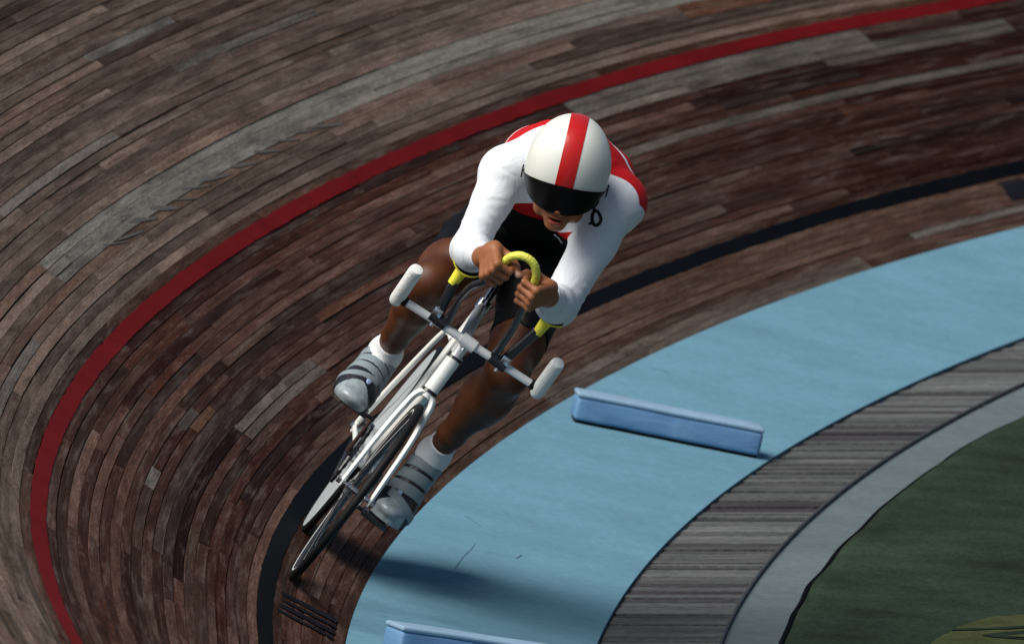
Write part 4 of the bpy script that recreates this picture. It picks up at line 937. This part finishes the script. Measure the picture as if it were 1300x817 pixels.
#====HELMET====
hel = empty('helmet'); hel.parent = person
HM = Matrix.Identity(4)
for i in range(3):
    for j in range(3): HM[i][j] = RHD[j][i]
    HM[i][3] = HO[i]
hel.matrix_local = HM
def dome_r(az, el_):
    """radius of the shell towards azimuth az (0 = forward), elevation el"""
    ca, sa, ce, se = np.cos(az), np.sin(az), np.cos(el_), np.sin(el_); A = np.where(ca > 0, .128, .178); C = np.where(se > 0, .147, .20)
    return 1/np.sqrt((ca*ce/A)**2+(sa*ce/.1215)**2+(se/C)**2)
def rim_u(az): c = np.cos(az); return np.where(c > 0, -.050+.046*np.clip(c, 0, 1)**.9, -.050-.012*np.abs(c))
na, ne = 96, 28; V = []
for j in range(ne):
    for i in range(na):
        az = 2*math.pi*i/na; e0 = math.asin(max(-1, min(1, float(rim_u(az))/.125))); e = e0+(math.pi/2-e0)*(j/(ne-1))**.9 if j < ne-1 else math.pi/2-.002
        r = float(dome_r(az, e)); V.append((r*math.cos(e)*math.cos(az), r*math.cos(e)*math.sin(az), r*math.sin(e)))
V = np.array(V); inn = V[:na]*.93; F = [(j*na+i, j*na+(i+1) % na, (j+1)*na+(i+1) % na, (j+1)*na+i) for j in range(ne-1) for i in range(na)]+[tuple((ne-1)*na+i for i in range(na))]
off = len(V); V2 = np.concatenate([V, inn, V[:na]*np.array([.86, .86, .4])]); F += [(off+i, off+(i+1) % na, (i+1) % na, i) for i in range(na)]+[(off+na+i, off+na+(i+1) % na, off+(i+1) % na, off+i) for i in range(na)]
mb = MB(); mb.add(V2, F); mb.build('shell', M_shell, hel)
# stripe over the crown
ns, nw = 60, 7; SVV = []
for i in range(ns):
    tt_ = i/(ns-1); 
    for j in range(nw):
        y0 = (-.0262+.0524*j/(nw-1)); e0 = math.asin(float(rim_u(0.))/.125)+.004; ang = e0+(math.pi-2*e0-.15)*tt_
        f = math.cos(ang); u = math.sin(ang); d = V3(f, 0, u)
        # scale so that the point lies on the shell at lateral y0
        lo_, hi_ = .05, .25
        for _ in range(30):
            mid = (lo_+hi_)/2; p = d*mid+V3(0, y0, 0); r = np.linalg.norm(p); rr = float(dome_r(math.atan2(p[1], p[0]), math.asin(p[2]/r)))
            if r < rr: lo_ = mid
            else: hi_ = mid
        SVV.append((d*lo_+V3(0, y0, 0))*1.009)
SVV = np.array(SVV); SI_ = SVV*.985; F = grid_faces(ns, nw); k_ = len(SVV)
edge = [j for j in range(nw)]+[i*nw+nw-1 for i in range(1, ns)]+[(ns-1)*nw+j for j in range(nw-2, -1, -1)]+[i*nw for i in range(ns-2, 0, -1)]
mb = MB(); mb.add(np.concatenate([SVV, SI_]), F+[(edge[i], edge[(i+1) % len(edge)], edge[(i+1) % len(edge)]+k_, edge[i]+k_) for i in range(len(edge))]); mb.build('stripe', M_red, hel)
# visor wrapping round the brow
nv_, nh = 49, 9; VV = []
for l, rs in enumerate((1.0, .975)):
    for i in range(nv_):
        az = math.radians(-100+200*i/(nv_-1)); a_ = abs(az)/math.radians(100)
        ut = float(rim_u(az))+.010-.006*a_; ub_ = -.091+.032*a_**2.2
        for j in range(nh):
            q = j/(nh-1); u = ut+(ub_-ut)*q; rf, rl = .132-.011*q, .1225-.014*q
            VV.append((rs*rf*math.cos(az)+.001, rs*rl*math.sin(az), u))
VV = np.array(VV); k_ = nv_*nh; F = grid_faces(nv_, nh); edge = [j for j in range(nh)]+[i*nh+nh-1 for i in range(1, nv_)]+[(nv_-1)*nh+j for j in range(nh-2, -1, -1)]+[i*nh for i in range(nv_-2, 0, -1)]
mb = MB(); mb.add(VV, F+[tuple(k_+q for q in f[::-1]) for f in F]+[(edge[i], edge[(i+1) % len(edge)], edge[(i+1) % len(edge)]+k_, edge[i]+k_) for i in range(len(edge))])
vis = mb.build('visor', M_blackgloss, hel)
for s in (-1, 1):
    hk = MB(); hk.tube([V3(.030, s*.1235, -.050), V3(.024, s*.1245, -.030), V3(.012, s*.1245, -.020), V3(.002, s*.124, -.030)], .0022, 8); hk.build('visor_clip', M_blackgloss, vis)
    st = MB(); st.tube(spline([V3(.005, s*.112, -.045), V3(.012, s*.092, -.09), V3(.018, s*.066, -.130), V3(.02, s*.04, -.152)], 6), .006, 8, flat=(V3(0, 1, 0), .35, 1.2)); st.build('chin_strap', M_white, hel)
rg = MB(); a = np.arange(25)*2*math.pi/24
RC_ = V3(.045, .112, -.115); rg.tube([RC_+V3(.004*math.sin(2*t), .0125*math.cos(t)-.004*math.sin(t), .023*math.sin(t)) for t in a], .0052, 8, cap=False); rg.tube([RC_+V3(0, -.010, .018), RC_+V3(0, -.014, .032), RC_+V3(-.005, -.006, .055)], .0046, 8); rg.tube([RC_+V3(0, -.010, -.016), RC_+V3(.001, -.016, -.024)], .004, 8)
rg.build('strap_buckle', M_blackgloss, hel)
# front zip
zp = MB()
zp.tube(spline([V3(.0, .004, 1.243), V3(-.02, .02, 1.240), V3(-.045, .036, 1.232)], 5), .0024, 8); zp.build('zip_pull', M_strap, suit)
